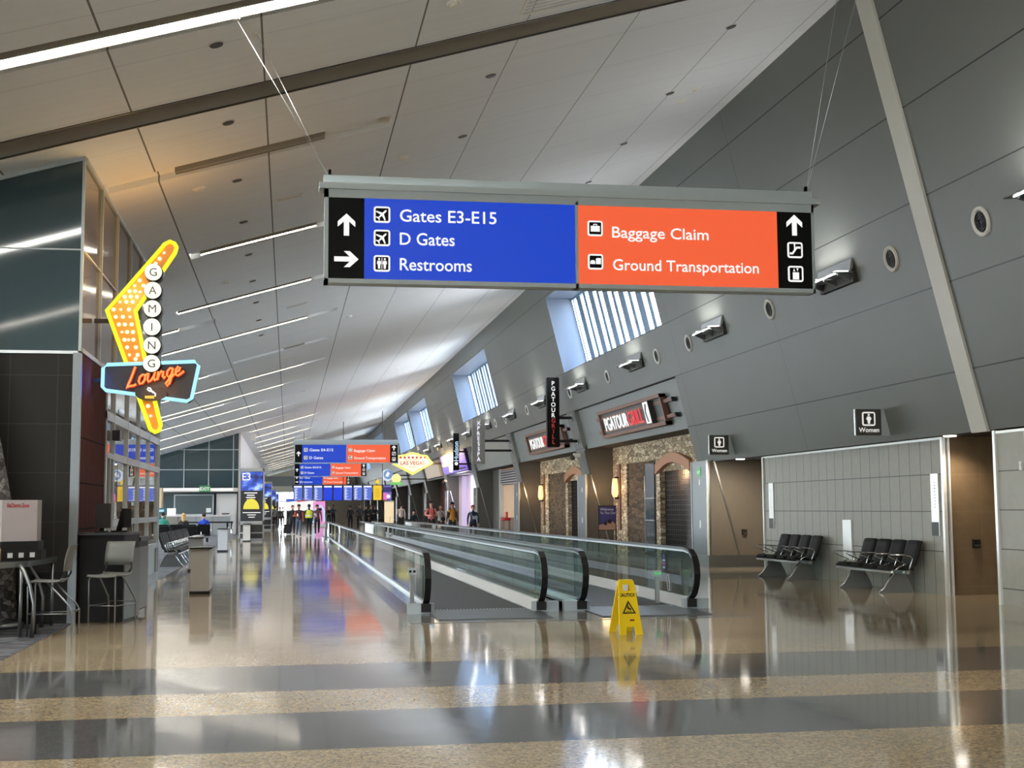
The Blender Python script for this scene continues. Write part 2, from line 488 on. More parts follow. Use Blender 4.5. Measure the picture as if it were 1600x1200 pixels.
M['tilebig'] = tile_material('large grey stone slabs', 'y', rgb(158, 160, 152), rgb(178, 178, 168), rgb(84, 84, 78), 1.2, 0.585, 17.35, 0.24, 0.008)
M['browntile'] = tile_material('brown wall tile', 'x', rgb(106, 88, 66), rgb(126, 106, 82), rgb(126, 108, 84), 0.6, 0.62, 10.9, 0.14, 0.004)
M['darktile'] = tile_material('dark brown tile', 'x', rgb(24, 22, 19), rgb(30, 27, 24), rgb(52, 49, 44), 0.62, 0.66, -3.1, 0.03, 0.005, rough=0.6)
M['stone'] = stone_material('tan ledgestone', rgb(140, 122, 98), rgb(200, 180, 148), rgb(226, 212, 184), (1.7, 1.7, 5.0))
M['darkstone'] = stone_material('brown ledgestone', rgb(58, 44, 32), rgb(92, 72, 52), rgb(112, 90, 64), (1.5, 1.5, 6.0))
M['marble'] = stone_material('grey mottled marble', rgb(58, 56, 56), rgb(104, 102, 102), rgb(150, 148, 146), (6, 6, 9))
M['redwood'] = plank_material('dark red wood panels', rgb(70, 40, 37), rgb(92, 56, 50), 'y', 0.36, 0.55, rows=(1.25, 1.88, 2.5))
M['archwood'] = plain('wooden arch', rgb(176, 122, 84), 0.45, noise=0.1)
M['tealglass'] = plain('teal back painted glass', rgb(58, 76, 82), 0.06, spec=0.7)
M['tauperefl'] = plain('glossy taupe glass', rgb(96, 84, 74), 0.08, spec=0.8)
M['windowglass'] = glass('window glass', (0.9, 0.95, 1.0, 1))
M['storeglass'] = glass('storefront glass', (0.72, 0.74, 0.74, 1), boost=1.3)
M['walkglass'] = glass('balustrade glass', (0.78, 0.85, 0.83, 1), boost=1.2)
M['frost'] = plain('frosted panel', rgb(170, 186, 186), 0.35)
M['hood'] = plain('orange wall', rgb(214, 130, 40), 0.5)
M['peach'] = plain('peach wall', rgb(222, 186, 152), 0.6)
M['lav'] = plain('pale lavender wall', rgb(214, 204, 226), 0.6)
LIT = 70.0
M['lamp'] = emit('linear lamp diffuser', (1.0, 0.95, 0.84, 1), LIT)
M['lamp_big'] = emit('near linear lamp diffuser', (1.0, 0.97, 0.9, 1), LIT)
M['lamp_off'] = plain('unlit diffuser', rgb(150, 142, 130), 0.4)
M['uplamp'] = emit('uplight lamp', (1.0, 0.95, 0.88, 1), 5.0)
M['downlamp'] = emit('downlight lamp', (1.0, 0.93, 0.82, 1), 14.0)

# ------------------------------------------------------------------ floor
f = MB(); f.quad((-24, YBACK, 0), (24, YBACK, 0), (24, YEND+20, 0), (-24, YEND+20, 0))
struct(f.build('floor', M['floor']))
g = MB()
g.box(-14, 8, 0.0, -2.83, WALLA_Y, 0.006)
g.box(GATE_X, WALLB_END+0.1, 0.0, -2.75, GATE_END, 0.006)
tag(g.build('carpet', M['carpet']), kind='structure')

# ------------------------------------------------------------------ ceiling with a transverse slot and light pockets
LIGHTS = [  # y, lamp x0, lamp x1, pocket x0, pocket x1, lit
    (-25.2, -8, 2.0, -8.2, 2.2, 1), (-18.6, -8, 2.0, -8.2, 2.2, 1), (-12.0, -8, 2.0, -8.2, 2.2, 1), (-5.4, -8, 2.0, -8.2, 2.2, 1), (1.2, -8, 2.0, -8.2, 2.2, 1), (7.8, -8, 2.0, -8.2, 2.2, 1), (14.45, -7.5, 2.0, -7.8, 2.2, 2), (20.4, -1.76, 0.52, -2.78, 1.55, 0), (26.95, -1.8, 0.53, -2.0, 0.7, 1),
    (33.4, -2.75, 0.53, -2.78, 1.42, 1), (40.1, -9.0, 0.53, -9.2, 1.43, 1), (46.7, -0.2, 0.53, -1.95, 1.43, 0), (53.3, -9.0, 0.52, -9.2, 1.43, 1),
    (59.6, -9.0, -0.28, -9.2, 0.8, 1), (66.2, -9.0, -1.6, -9.2, 0.8, 1), (72.4, -9.0, -0.67, -9.2, 0.8, 1), (79.0, -9.0, -1.7, -9.2, 0.6, 1),
    (36.1, -9.0, -2.95, -9.2, -1.98, 1), (48.6, -9.0, -2.92, -9.2, -2.0, 1), (61.4, -9.0, -2.96, -9.2, -2.0, 1),
] + [(86.0 + 7.2*i, -2.3, (0.5 if i % 2 else 1.6), -2.5, 2.0, 1) for i in range(13)]
holes = [(l[3], l[4], l[0]-0.3, l[0]+0.3) for l in LIGHTS] + [(-14.0, 8.9, 17.05, 17.72)]
xs = sorted(set([-14.0, 8.9] + [h[0] for h in holes] + [h[1] for h in holes]))
ys = sorted(set([YBACK, YEND] + [h[2] for h in holes] + [h[3] for h in holes]))
c = MB()
def inhole(x, y): return any(h[0] < x < h[1] and h[2] < y < h[3] for h in holes)
for j in range(len(ys)-1):
    run = None
    for i in range(len(xs)-1):
        hole = inhole((xs[i]+xs[i+1])/2, (ys[j]+ys[j+1])/2)
        if not hole and run is None: run = xs[i]
        last = i == len(xs)-2
        if run is not None and (hole or last):
            x1 = xs[i] if hole else xs[i+1]
            c.quad((run, ys[j], cz(run)), (run, ys[j+1], cz(run)), (x1, ys[j+1], cz(x1)), (x1, ys[j], cz(x1)))
            run = None
for h in holes:
    d = 0.28 if h[3]-h[2] > 0.62 else 0.1
    c.mat(1 if d > 0.2 else 0)
    x0, x1, y0, y1 = h
    a = [(x0, y0, cz(x0)), (x1, y0, cz(x1)), (x1, y1, cz(x1)), (x0, y1, cz(x0))]
    t = [(p[0], p[1], p[2]+d) for p in a]
    for k in range(4):
        l = (k+1) % 4; c.quad(a[k], a[l], t[l], t[k])
    c.quad(t[3], t[2], t[1], t[0])
c.mat(0)
# the panelled roof above keeps daylight out
c.quad((-14.2, YBACK, cz(-14.2)+0.4), (9.2, YBACK, cz(9.2)+0.4), (9.2, YEND, cz(9.2)+0.4), (-14.2, YEND, cz(-14.2)+0.4))
struct(c.build('ceiling', [M['ceil'], M['slot']]))

# metal edge trims of the slot
t = MB()
for y in (17.05, 17.72):
    t.prism([(-14, cz(-14)-0.012), (8.9, cz(8.9)-0.012), (8.9, cz(8.9)+0.01), (-14, cz(-14)+0.01)], lambda u, v, h: (u, h, v), y-0.015, y+0.015)
struct(t.build('trim_1', M['darkgrey']))

# linear ceiling lights, each its own thing
names_lit = {0: 'unlit', 1: 'lit', 2: 'lit'}
ln_n = 0; left_n = 0
LL = {14.45: 'brightest linear ceiling light crossing the top left corner above the dark glass building',
      20.4: 'unlit linear ceiling light in the shallow pocket nearest the big blue sign',
      26.95: 'short lit linear ceiling light level with the top of the yellow arrow sign',
      33.4: 'lit linear ceiling light meeting the letter M of the vertical disc sign',
      40.1: 'lit linear ceiling light behind the letter N disc of the neon sign',
      46.7: 'thin unlit linear ceiling light in the dark pocket beyond the neon sign',
      53.3: 'long lit linear ceiling light beginning behind the blue neon board edge',
      59.6: 'long lit linear ceiling light just beyond the blue neon board',
      66.2: 'lit linear ceiling light above the tail of the arrow sign',
      72.4: 'lit linear ceiling light over the middle of the gate seating',
      79.0: 'lit linear ceiling light closest to the teal glass wall',
      36.1: 'short lit ceiling light ending beside the letter I disc',
      48.6: 'short lit ceiling light ending beside the right tip of the neon board',
      61.4: 'short lit ceiling light over the gate seats ending in a dark pocket',
      -5.4: 'linear ceiling light over the viewer, third row before the dark glass building', -12.0: 'linear ceiling light behind the viewer, fourth row before the dark glass building',
      -18.6: 'linear ceiling light behind the viewer, fifth row before the dark glass building', -25.2: 'linear ceiling light behind the viewer, sixth row before the dark glass building',
      1.2: 'linear ceiling light over the viewer, second row before the dark glass building',
      7.8: 'linear ceiling light over the viewer, first row before the dark glass building'}
for (y, x0, x1, p0, p1, lit) in LIGHTS:
    lab = LL.get(y)
    if lab is None:
        lab = 'lit linear ceiling light past the teal glass wall, %s of that far row' % nth(ln_n); ln_n += 1
    xc = (x0+x1)/2
    o = thing('ceiling_light', lab, 'ceiling light', (xc, y, cz(xc)), 0, 'linear ceiling lights')
    h = MB(); hw = 0.13 if lit == 2 else 0.06
    for s in (-1, 1):
        h.prism([(x0, cz(x0)-0.015), (x1, cz(x1)-0.015), (x1, cz(x1)+0.09), (x0, cz(x0)+0.09)], lambda u, v, q: (u, q, v), y+s*hw, y+s*(hw+0.025))
    h.prism([(x0, cz(x0)+0.06), (x1, cz(x1)+0.06), (x1, cz(x1)+0.09), (x0, cz(x0)+0.09)], lambda u, v, q: (u, q, v), y-hw, y+hw)
    h.build('housing', M['lamp_off'], o, True)
    d = MB(); d.prism([(x0+.01, cz(x0)-0.005), (x1-.01, cz(x1)-0.005), (x1-.01, cz(x1)+0.02), (x0+.01, cz(x0)+0.02)], lambda u, v, q: (u, q, v), y-hw+.005, y+hw-.005)
    d.build('diffuser', {0: M['lamp_off'], 1: M['lamp'], 2: M['lamp_big']}[lit], o, True)

# small ceiling fittings
CN = Vector((-CS, 0, 1)).normalized()
def ceil_disc(mb, x, y, r, t, n=20):
    """round plate lying flush under the sloped ceiling"""
    X = Vector((1, 0, CS)).normalized(); Y = Vector((0, 1, 0)); O = Vector((x, y, cz(x)))
    vs = [O + X*r*math.cos(2*PI*k/n) + Y*r*math.sin(2*PI*k/n) - CN*0.0 for k in range(n)] + [O + X*r*.9*math.cos(2*PI*k/n) + Y*r*.9*math.sin(2*PI*k/n) - CN*t for k in range(n)]
    fs = [(k, k+n, (k+1) % n + n, (k+1) % n) for k in range(n)] + [tuple(range(n, 2*n))]
    mb.add(vs, fs, False)
rows = [(-0.88, [15.3, 18.46, 21.76, 24.95, 28.2, 31.5, 34.8, 38.1, 41.4], 'left of the big sign'),
        (2.98, [19.2, 22.5, 25.8, 29.1, 32.4], 'above the middle of the big sign'),
        (6.98, [19.65, 23.1, 26.55, 29.9, 33.3, 36.7], 'beside the grey wall')]
for x, lst, where in rows:
    for i, y in enumerate(lst):
        m = MB(); ceil_disc(m, x, y, 0.085, 0.02)
        o = thing('ceiling_speaker', 'dark round ceiling speaker, %s of the row %s' % (nth(i), where), 'speaker', (x, y, cz(x)), 0, 'dark ceiling speakers')
        m.build('grille', M['darkgrey'], o, True)
        m = MB(); ceil_disc(m, x, y, 0.1, 0.008); m.build('rim', M['greylam'], o, True)
for i, (x, y, w_) in enumerate([(1.98, 15.67, 'at the top edge above the big sign'), (-1.49, 21.7, 'between the unlit lamp and the neon arrow'), (2.0, 22.98, 'just above the left end of the big sign'),
                            (7.46, 23.9, 'near the grey wall, farther of two'), (7.52, 23.25, 'near the grey wall, closer of two'), (-1.48, 30.7, 'above the letter A disc of the neon sign'), (1.9, 42.5, 'beyond the bottom left corner of the big sign')]):
    o = thing('smoke_detector', 'white round smoke detector on the ceiling ' + w_, 'smoke detector', (x, y, cz(x)), 0, 'ceiling smoke detectors')
    m = MB(); ceil_disc(m, x, y, 0.11, 0.03); m.build('base', M['white'], o, True)
    m = MB(); ceil_disc(m, x, y, 0.07, 0.06); m.build('sensor', M['white'], o, True)
for i, (x, y, sx, sy, w_) in enumerate([(-0.03, 23.9, .25, .1, 'left of the big sign'), (3.47, 16.45, .5, .3, 'at the top edge of the view'), (0.2, 37.2, .3, .12, 'below the big sign'), (0.05, 50, .3, .12, 'farther below the big sign')]):
    o = thing('ceiling_vent', 'rectangular grey ceiling grille ' + w_, 'vent', (x, y, cz(x)), 0, 'ceiling grilles')
    m = MB(); X = Vector((1, 0, CS)).normalized()
    fn = lambda u, v, h, x=x, y=y: tuple(Vector((x, y, cz(x))) + X*u + Vector((0, 1, 0))*v - CN*h)
    for a, b_, c_, d_ in ((-sx, -sx+.03, -sy, sy), (sx-.03, sx, -sy, sy), (-sx, sx, -sy, -sy+.03), (-sx, sx, sy-.03, sy)):
        m.prism([(a, c_), (b_, c_), (b_, d_), (a, d_)], fn, 0, 0.015)
    m.build('frame', M['white'], o, True)
    m = MB()
    for k in range(5):
        v = -sy + (k+.5)*2*sy/5; m.prism([(-sx, v-.012), (sx, v-.012), (sx, v+.012), (-sx, v+.012)], fn, 0, 0.01)
    m.build('louvre', M['greylam'], o, True)
# ------------------------------------------------------------------ leaning right wall
ZT = 9.755
wins = {1, 3, 5, 6, 8, 10}                             # bays whose upper wall holds a recessed window
def wq(mb, y0, y1, z0, z1, off=0.0):
    mb.quad((wx(z0)+off, y0, z0), (wx(z0)+off, y1, z0), (wx(z1)+off, y1, z1), (wx(z1)+off, y0, z1))
wr = MB()
first_end = piers[1] + PW
wq(wr, YBACK, first_end, 2.64, 3.59); wq(wr, YBACK, first_end, 3.59, 4.93)
wq(wr, YBACK, first_end, 4.93, 6.3)
ADDEDW = [(-36.8, -24.3)]                             # unseen bay window behind the viewer, added for its daylight
ya_ = YBACK
for a_, b__ in ADDEDW + [(first_end, first_end)]:
    wq(wr, ya_, a_, 6.3, 8.98); ya_ = b__
for i_ in range(20): wq(wr, YBACK+i_*11.8, YBACK+(i_+1)*11.8, 8.98, ZT)
wq(wr, first_end, YEND, 4.93, 6.3)
REC = 0.15; RD = 0.95
bays = []
for k in range(1, 13):
    y0 = piers[k] + PW; y1 = piers[k+1] if k < 12 else YEND
    bays.append((k, y0, y1))
    if k > 1: wq(wr, piers[k], y0, 2.64, 3.59); wq(wr, piers[k], y0, 3.59, 4.93); wq(wr, piers[k], y0, 6.3, 8.98)
    if k not in wins: wq(wr, y0, y1, 6.3, 8.98)
    wr.mat(1)
    wq(wr, y0, y1, 3.58, 4.95, REC)
    for yy in (y0, y1):                                # returns of the set-back fascia
        wr.quad((wx(3.58), yy, 3.58), (wx(3.58)+REC, yy, 3.58), (wx(4.93)+REC, yy, 4.93), (wx(4.93), yy, 4.93))
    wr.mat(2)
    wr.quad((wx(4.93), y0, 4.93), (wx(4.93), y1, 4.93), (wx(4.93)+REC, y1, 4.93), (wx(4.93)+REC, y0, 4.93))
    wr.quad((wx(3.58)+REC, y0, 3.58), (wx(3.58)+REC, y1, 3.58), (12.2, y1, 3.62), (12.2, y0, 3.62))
    wr.mat(3)
    if k in wins:                                      # deep reveals around the window
        a0, a1, b0, b1 = y0, y1, 6.3, 8.98
        for (p, q) in (((a0, b0), (a0, b1)), ((a1, b0), (a1, b1))):
            wr.quad((wx(p[1]), p[0], p[1]), (wx(p[1])+RD, p[0], p[1]), (wx(q[1])+RD, q[0], q[1]), (wx(q[1]), q[0], q[1]))
        for z in (b0, b1):
            wr.quad((wx(z), a0, z), (wx(z), a1, z), (wx(z)+RD, a1, z), (wx(z)+RD, a0, z))
    wr.mat(0)
for a0, a1 in ADDEDW:
    wr.mat(3)
    for yy in (a0, a1): wr.quad((wx(6.3), yy, 6.3), (wx(6.3)+RD, yy, 6.3), (wx(8.98)+RD, yy, 8.98), (wx(8.98), yy, 8.98))
    for z in (6.3, 8.98): wr.quad((wx(z), a0, z), (wx(z), a1, z), (wx(z)+RD, a1, z), (wx(z)+RD, a0, z))
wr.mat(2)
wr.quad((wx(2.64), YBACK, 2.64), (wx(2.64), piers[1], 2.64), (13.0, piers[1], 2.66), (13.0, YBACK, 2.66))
struct(wr.build('wall_right', [M['wallpanel'], M['fascia'], M['soffit'], M['reveal']]))

# light grey cover plate running up the wall at the first pier
t = MB()
t.prism([(18.6, 2.62), (19.07, 2.62), (19.07, ZT), (18.6, ZT)], lambda u, v, h: (wx(v)+h, u, v), -0.045, 0.01)
struct(t.build('trim_2', M['striplight']))

# windows: fins and glass panes set back behind the reveals
wn = 0
for k, y0, y1 in [b for b in bays if b[0] in wins] + [(0, a, b) for a, b in ADDEDW]:
    wn += 1
    fr = MB()
    z0, z1 = 6.3, 8.98
    sl = lambda y, z, h: (wx(z)+RD+h, y, z)
    n_f = 14
    for i in range(n_f+1):
        y = y0 + (y1-y0)*i/n_f
        wdt = 0.3 if i % 2 else 0.16
        a, b_ = max(y0, y-wdt), min(y1, y+wdt)
        fr.prism([(a, z0), (b_, z0), (b_, z1), (a, z1)], lambda u, v, h: sl(u, v, h), 0.02, 0.1)
    for z in (z0, z1):
        fr.prism([(y0, z-.06), (y1, z-.06), (y1, z+.06), (y0, z+.06)], lambda u, v, h: sl(u, v, h), 0.0, 0.12)
    o = struct(fr.build('window_%d' % wn, M['mullion']))
    gl = MB(); gl.quad(sl(y0, z0, .14), sl(y1, z0, .14), sl(y1, z1, .14), sl(y0, z1, .14))
    gl.build('pane', M['windowglass'], o)

# piers below the leaning wall: solid core with cladding, metal column front, bright edges, stone plinth
tn = 3
for k in range(1, 13):
    p = piers[k]; m = MB()
    prof = [(10.52, 0.0), (12.2, 0.0), (12.2, 3.85), (wx(3.85)+0.2, 3.85), (wx(3.5)+.02, 3.5), (wx(2.7)+.02, 2.7), (10.52, 2.62)]
    m.mat(0)
    vs = [(x, p, z) for x, z in prof] + [(x, p+PW, z) for x, z in prof]
    m.add(vs, [(0, 1, 2, 3, 4, 5, 6), (13, 12, 11, 10, 9, 8, 7)] + [(i, i+7, (i+1) % 7+7, (i+1) % 7) for i in range(7)], False)
    struct(m.build('wall_pier_%d' % k, M['alcove'] if k == 1 else M['alcove_grey']))
    m = MB()
    m.mat(0).box(10.44, p+0.02, 0.28, 10.53, p+PW-0.02, 2.66)
    m.mat(1).box(10.42, p-0.02, 0.28, 10.46, p+0.03, 2.68).box(10.42, p+PW-.03, 0.28, 10.46, p+PW+.02, 2.66)
    m.mat(1).box(10.43, p+.55, 2.05, 10.445, p+.66, 2.2).box(10.43, p+.55, 0.95, 10.445, p+.66, 1.15)
    struct(m.build('trim_%d' % tn, [M['column'], M['trimwhite']])); tn += 1
    m = MB()                                            # sloping trim strip continuing the lean of the wall, and a thin wall seam
    m.prism([(10.6, 2.66), (10.645, 2.66), (11.275, 0.28), (11.23, 0.28)], lambda u, v, h: (u, h, v), p-0.025, p+0.01)
    struct(m.build('trim_%d' % tn, M['brushed'])); tn += 1
    m = MB(); m.box(10.43, p-0.04, 0, 12.2, p+PW+.04, 0.28)
    struct(m.build('baseboard_right_%d' % k, M['satin'] if k < 3 else M['darkgrey']))

# ------------------------------------------------------------------ restroom bay: tiled wall, brown entries
m = MB()
m.mat(0).quad((10.85, 20.55, 0), (10.85, 29.0, 0), (10.85, 29.0, 2.62), (10.85, 20.55, 2.62))
m.mat(1).quad((10.85, 20.55, 0), (13, 20.55, 0), (13, 20.55, 2.66), (10.85, 20.55, 2.66))
m.quad((10.85, 29.0, 0), (13, 29.0, 0), (13, 29.0, 2.66), (10.85, 29.0, 2.66))
m.quad((10.85, 20.55, 2.62), (10.85, 29, 2.62), (13, 29, 2.62), (13, 20.55, 2.62))
struct(m.build('wall_tiled', [M['tile'], M['browntile']]))
m = MB()
m.mat(0).quad((10.6, YBACK, 0), (10.6, 18.45, 0), (10.6, 18.45, 2.6), (10.6, YBACK, 2.6))
m.mat(1).quad((10.6, 18.45, 0), (13, 18.45, 0), (13, 18.45, 2.66), (10.6, 18.45, 2.66))
m.quad((13, YBACK, 0), (13, 33, 0), (13, 33, 2.7), (13, YBACK, 2.7))
struct(m.build('wall_stone', [M['tilebig'], M['browntile']]))
m = MB()
m.box(10.81, 20.5, 0, 10.87, 20.57, 2.63).box(10.83, 20.55, 2.6, 10.87, 29.03, 2.64).box(10.81, 28.98, 0, 10.87, 29.04, 2.63)
m.box(10.565, 18.4, 0, 10.62, 18.47, 2.62).box(10.58, YBACK, 2.57, 10.62, 18.45, 2.61)
m.box(10.9, 20.47, 0, 10.93, 20.55, 2.62)
m.box(10.57, 17.55, 0.0, 10.6, 17.6, 2.6)
struct(m.build('trim_90', M['trimwhite']))

for (x, y, lab) in ((10.8, 20.2, 'glowing round downlight over the nearer brown restroom entry'), (10.76, 30.35, 'glowing round downlight over the farther restroom entry beside the metal column')):
    o = thing('downlight', lab, 'ceiling light', (x, y, 2.655), 0, 'restroom entry downlights')
    m = MB(); m.lathe([(0.13, 2.645), (0.13, 2.66)], (x, y, 0), n=20); m.build('rim', M['trimwhite'], o, True)
    m = MB(); m.lathe([(0.1, 2.625), (0.11, 2.65)], (x, y, 0), n=20); m.build('lens', M['downlamp'], o, True)
    l = bpy.data.lights.new('downlight_beam', 'SPOT'); l.energy = 60; l.color = (1, 0.86, 0.66); l.spot_size = 2.4; l.spot_blend = 0.9; l.shadow_soft_size = 0.1
    lo = bpy.data.objects.new('downlight_beam', l); COL.objects.link(lo); lo.location = (x+0.15, y-.1, 2.55)
    if y > 25: l.energy = 75; lo.rotation_euler = (.5, 0, 0)
    else: l.energy = 34

# wall plates on the tiled wall
def wall_plate(label, y0, y1, z0, z1, dark=False, marks=True):
    o = thing('wall_plate', label, 'wall plate', (10.85, (y0+y1)/2, z0), 0)
    m = MB(); m.box(10.825, y0, z0, 10.848, y1, z1); m.build('panel', M['trimwhite'], o, True)
    if dark:
        m = MB(); m.box(10.822, y0+.02, z0, 10.847, y1+.0, z0+(z1-z0)*.22)
        m.build('dark_screen', M['darkgrey'], o, True)
    if marks:
        m = MB()
        for i in range(9):
            zz = z0 + (z1-z0)*(.45+.05*i); m.box(10.82, y0+(y1-y0)*.38, zz, 10.826, y0+(y1-y0)*.62, zz+.02)
        m.build('raised_lettering', M['greylam'], o, True)
wall_plate('tall narrow silver plate near the right corner of the tiled wall', 20.72, 20.98, 0.98, 2.03, True)
wall_plate('tall narrow silver plate at the far left end of the tiled wall', 28.4, 28.68, 1.0, 2.02, True)
wall_plate('short white plate low on the tiled wall between the two benches', 24.26, 24.66, 0.45, 1.22, False, False)
o = thing('light_switch', 'small white switch plate on the grey stone slabs at the right edge', 'switch', (10.6, 17.75, 2.0))
m = MB(); m.box(10.58, 17.7, 2.0, 10.6, 17.78, 2.13); m.build('plate', M['white'], o, True)
m = MB(); m.box(10.572, 17.725, 2.04, 10.582, 17.755, 2.09); m.build('rocker', M['greylam'], o, True)
for (x, y, lab) in ((11.37, 20.55, 'small black box on the nearer brown restroom entry wall'), (11.38, 31.95, 'small black box on the far brown entry wall beside the tiled wall')):
    o = thing('wall_dispenser', lab, 'dispenser', (x, y, 0.8), 0, 'black boxes on the entry walls')
    m = MB(); m.box(x-.055, y-.08, .78, x+.055, y, .92); m.build('body', M['black'], o, True)
    m = MB(); m.box(x-.04, y-.09, .8, x+.04, y-.08, .84); m.build('outlet', M['darkgrey'], o, True)
o = thing('exit_sign', 'small green running man exit sign on the brushed metal column', 'exit sign', (10.44, 32.6, 2.3))
m = MB(); m.box(10.42, 32.45, 2.28, 10.442, 32.75, 2.5); m.build('panel', emit('exit sign face', rgb(110, 205, 130), 0.7), o, True)
m = MB(); m.text('EXIT', (10.418, 32.6, 2.34), 0.11, (0, -1, 0), (0, 0, 1), 'C', bold=.02); m.build('lettering', M['white'], o, True)

# ------------------------------------------------------------------ storefront bays
def bay_wall(name, y0, y1, mat, x=11.5, z1=3.62):
    m = MB(); m.box(x, y0, 0, x+.6, y1, z1); return struct(m.build(name, mat))
def ledge_store(k, y0, y1, nm):
    """stone clad grill front: tan ledgestone piers and header, dark stone panel, arched gate opening"""
    X = 11.5
    m = MB()
    def piece(a, b, z0, z1, mt, t=0.0): m.mat(mt).box(X-t, a, z0, X+.3, b, z1)
    far = y1
    piece(far-1.9, far, 0, 3.62, 0, .06)                # stone pier with sconce
    piece(y0, far-1.9, 2.98, 3.62, 0, .06)              # header
    piece(far-5.5, far-1.9, 0, 2.98, 1)                 # dark stone panel
    piece(far-5.95, far-5.5, 0, 2.98, 0, .05)           # slim tan pier
    piece(far-9.3, far-5.95, 2.6, 2.98, 0)
    piece(y0, far-9.3, 0, 2.98, 0, .05)
    struct(m.build('wall_grill_%s' % nm, [M['stone'], M['darkstone']]))
    m = MB(); m.box(X+.5, far-9.3, 0, X+.6, far-5.95, 2.98); struct(m.build('wall_grill_inner_%s' % nm, M['darkstone']))
    l = bpy.data.lights.new('arch_glow', 'POINT'); l.energy = 40; l.color = (1, .62, .34); l.shadow_soft_size = .1
    lo = bpy.data.objects.new('arch_glow', l); COL.objects.link(lo); lo.location = (X+.3, far-8.6, 2.5)
    # curved timber lintel
    pts = []; a, b = far-9.35, far-5.75
    for i in range(15):
        t = i/14; pts.append((a+(b-a)*t, 2.52+.32*math.sin(PI*t)))
    top = [(u, v+.3) for u, v in reversed(pts)]
    m = MB()
    for i in range(14):
        m.prism([pts[i], pts[i+1], (pts[i+1][0], pts[i+1][1]+.3), (pts[i][0], pts[i][1]+.3)], lambda u, v, h: (h, u, v), X-.16, X+.02)
    struct(m.build('trim_9%d' % (k+1), M['archwood']))
    # roll-down grille behind the arch
    o = thing('rolling_grille', 'closed dark roll-down security grille under the %s wooden arch' % nm, 'security grille', (X+.12, far-7.6, 0))
    m = MB()
    for i in range(34):
        yy = far-9.3+3.35*(i+.5)/34; m.box(X+.1, yy-.012, 0, X+.125, yy+.012, 2.7)
    m.build('vertical_rod', M['black'], o, True)
    m = MB()
    for i in range(18): m.box(X+.09, far-9.3, .05+i*.15, X+.1, far-5.95, .06+i*.15)
    m.build('horizontal_rod', M['black'], o, True)
    # sconce
    yy = far-.95
    o = thing('wall_sconce', 'glowing amber wall sconce on a wooden backboard on the %s stone pier' % nm, 'wall lamp', (X-.06, yy, 1.5))
    m = MB(); m.box(X-.11, yy-.17, .7, X-.06, yy+.17, 3.0); m.build('backboard', M['brownmetal'], o, True)
    m = MB(); m.lathe([(.07, 1.85), (.12, 1.98), (.11, 2.25), (.08, 2.5)], (X-.24, yy, 0), n=16); m.build('lamp_shade', emit('amber sconce glass', (1.0, 0.66, 0.28, 1), 1.7), o, True)
    m = MB(); m.box(X-.24, yy-.03, 1.78, X-.06, yy+.03, 1.86).box(X-.24, yy-.03, 2.5, X-.06, yy+.03, 2.56); m.build('bracket', M['black'], o, True)
    l = bpy.data.lights.new('sconce_glow', 'POINT'); l.energy = 9; l.color = (1, .6, .28); l.shadow_soft_size = .15
    lo = bpy.data.objects.new('sconce_glow', l); COL.objects.link(lo); lo.location = (X-.6, yy, 2.2)
ledge_store(1, piers[1]+PW, piers[2], 'nearer')
ledge_store(2, piers[2]+PW, piers[3], 'farther')
# display mirror strip in the dark stone panel
o = thing('glass_display', 'tall glass display strip in the dark stone of the nearer grill front', 'display case', (11.48, 41.0, 0))
m = MB(); m.box(11.46, 40.45, 0.1, 11.5, 41.5, 2.9); m.build('glass', M['tealglass'], o, True)
m = MB(); m.box(11.44, 41.5, 0.05, 11.5, 41.56, 2.5).box(11.44, 40.45, 1.05, 11.5, 41.5, 1.1).box(11.44, 40.45, 1.75, 11.5, 41.5, 1.8); m.build('frame', M['brushed'], o, True)

# bay with the peach wall and louvres
k, y0, y1 = bays[2]
bay_wall('wall_front_spa', y0, y1, M['peach'])
m = MB(); m.box(11.4, y0, 0, 11.5, y1, 1.0); struct(m.build('baseboard_spa', plain('brown dado', rgb(120, 98, 84), 0.5)))
m = MB(); m.box(11.36, y1-2.2, 0, 11.5, y1, 3.6); struct(m.build('trim_95', M['alcove_grey']))
m = MB(); m.box(11.34, y1-2.9, 1.0, 11.5, y1-2.4, 2.75); m.box(11.34, y1-2.5, 0, 11.5, y1-2.25, 3.6); struct(m.build('trim_96', M['trimwhite']))
o = thing('louvre_vent', 'black horizontal louvre above the peach wall', 'vent', (11.45, y1-4.6, 2.75))
m = MB(); m.box(11.42, y0+2, 2.72, 11.48, y1-2.5, 3.5); m.build('backing', M['black'], o, True)
m = MB()
for i in range(6): m.box(11.36, y0+2, 2.76+i*.13, 11.43, y1-2.5, 2.81+i*.13)
m.build('blade', M['greylam'], o, True)
o = thing('red_stool', 'small red stool in front of the peach wall', 'stool', (10.95, 66.2, 0))
m = MB(); m.lathe([(.2, .86), (.24, .9), (.24, .98), (.2, 1.0)], (10.95, 66.2, 0)); m.build('seat', plain('red vinyl', rgb(200, 30, 34), .4), o, True)
m = MB(); m.box(10.93, 66.4, 1.0, 11.0, 66.0, 1.3); m.build('backrest', bpy.data.materials['red vinyl'], o, True)
for dx, dy in ((-.18, -.18), (.18, -.18), (.18, .18), (-.18, .18)):
    m = MB(); m.tube([(10.95+dx, 66.2+dy, 0), (10.95+dx*.8, 66.2+dy*.8, .88)], .015, 6); m.build('leg', M['brownmetal'], o, True)

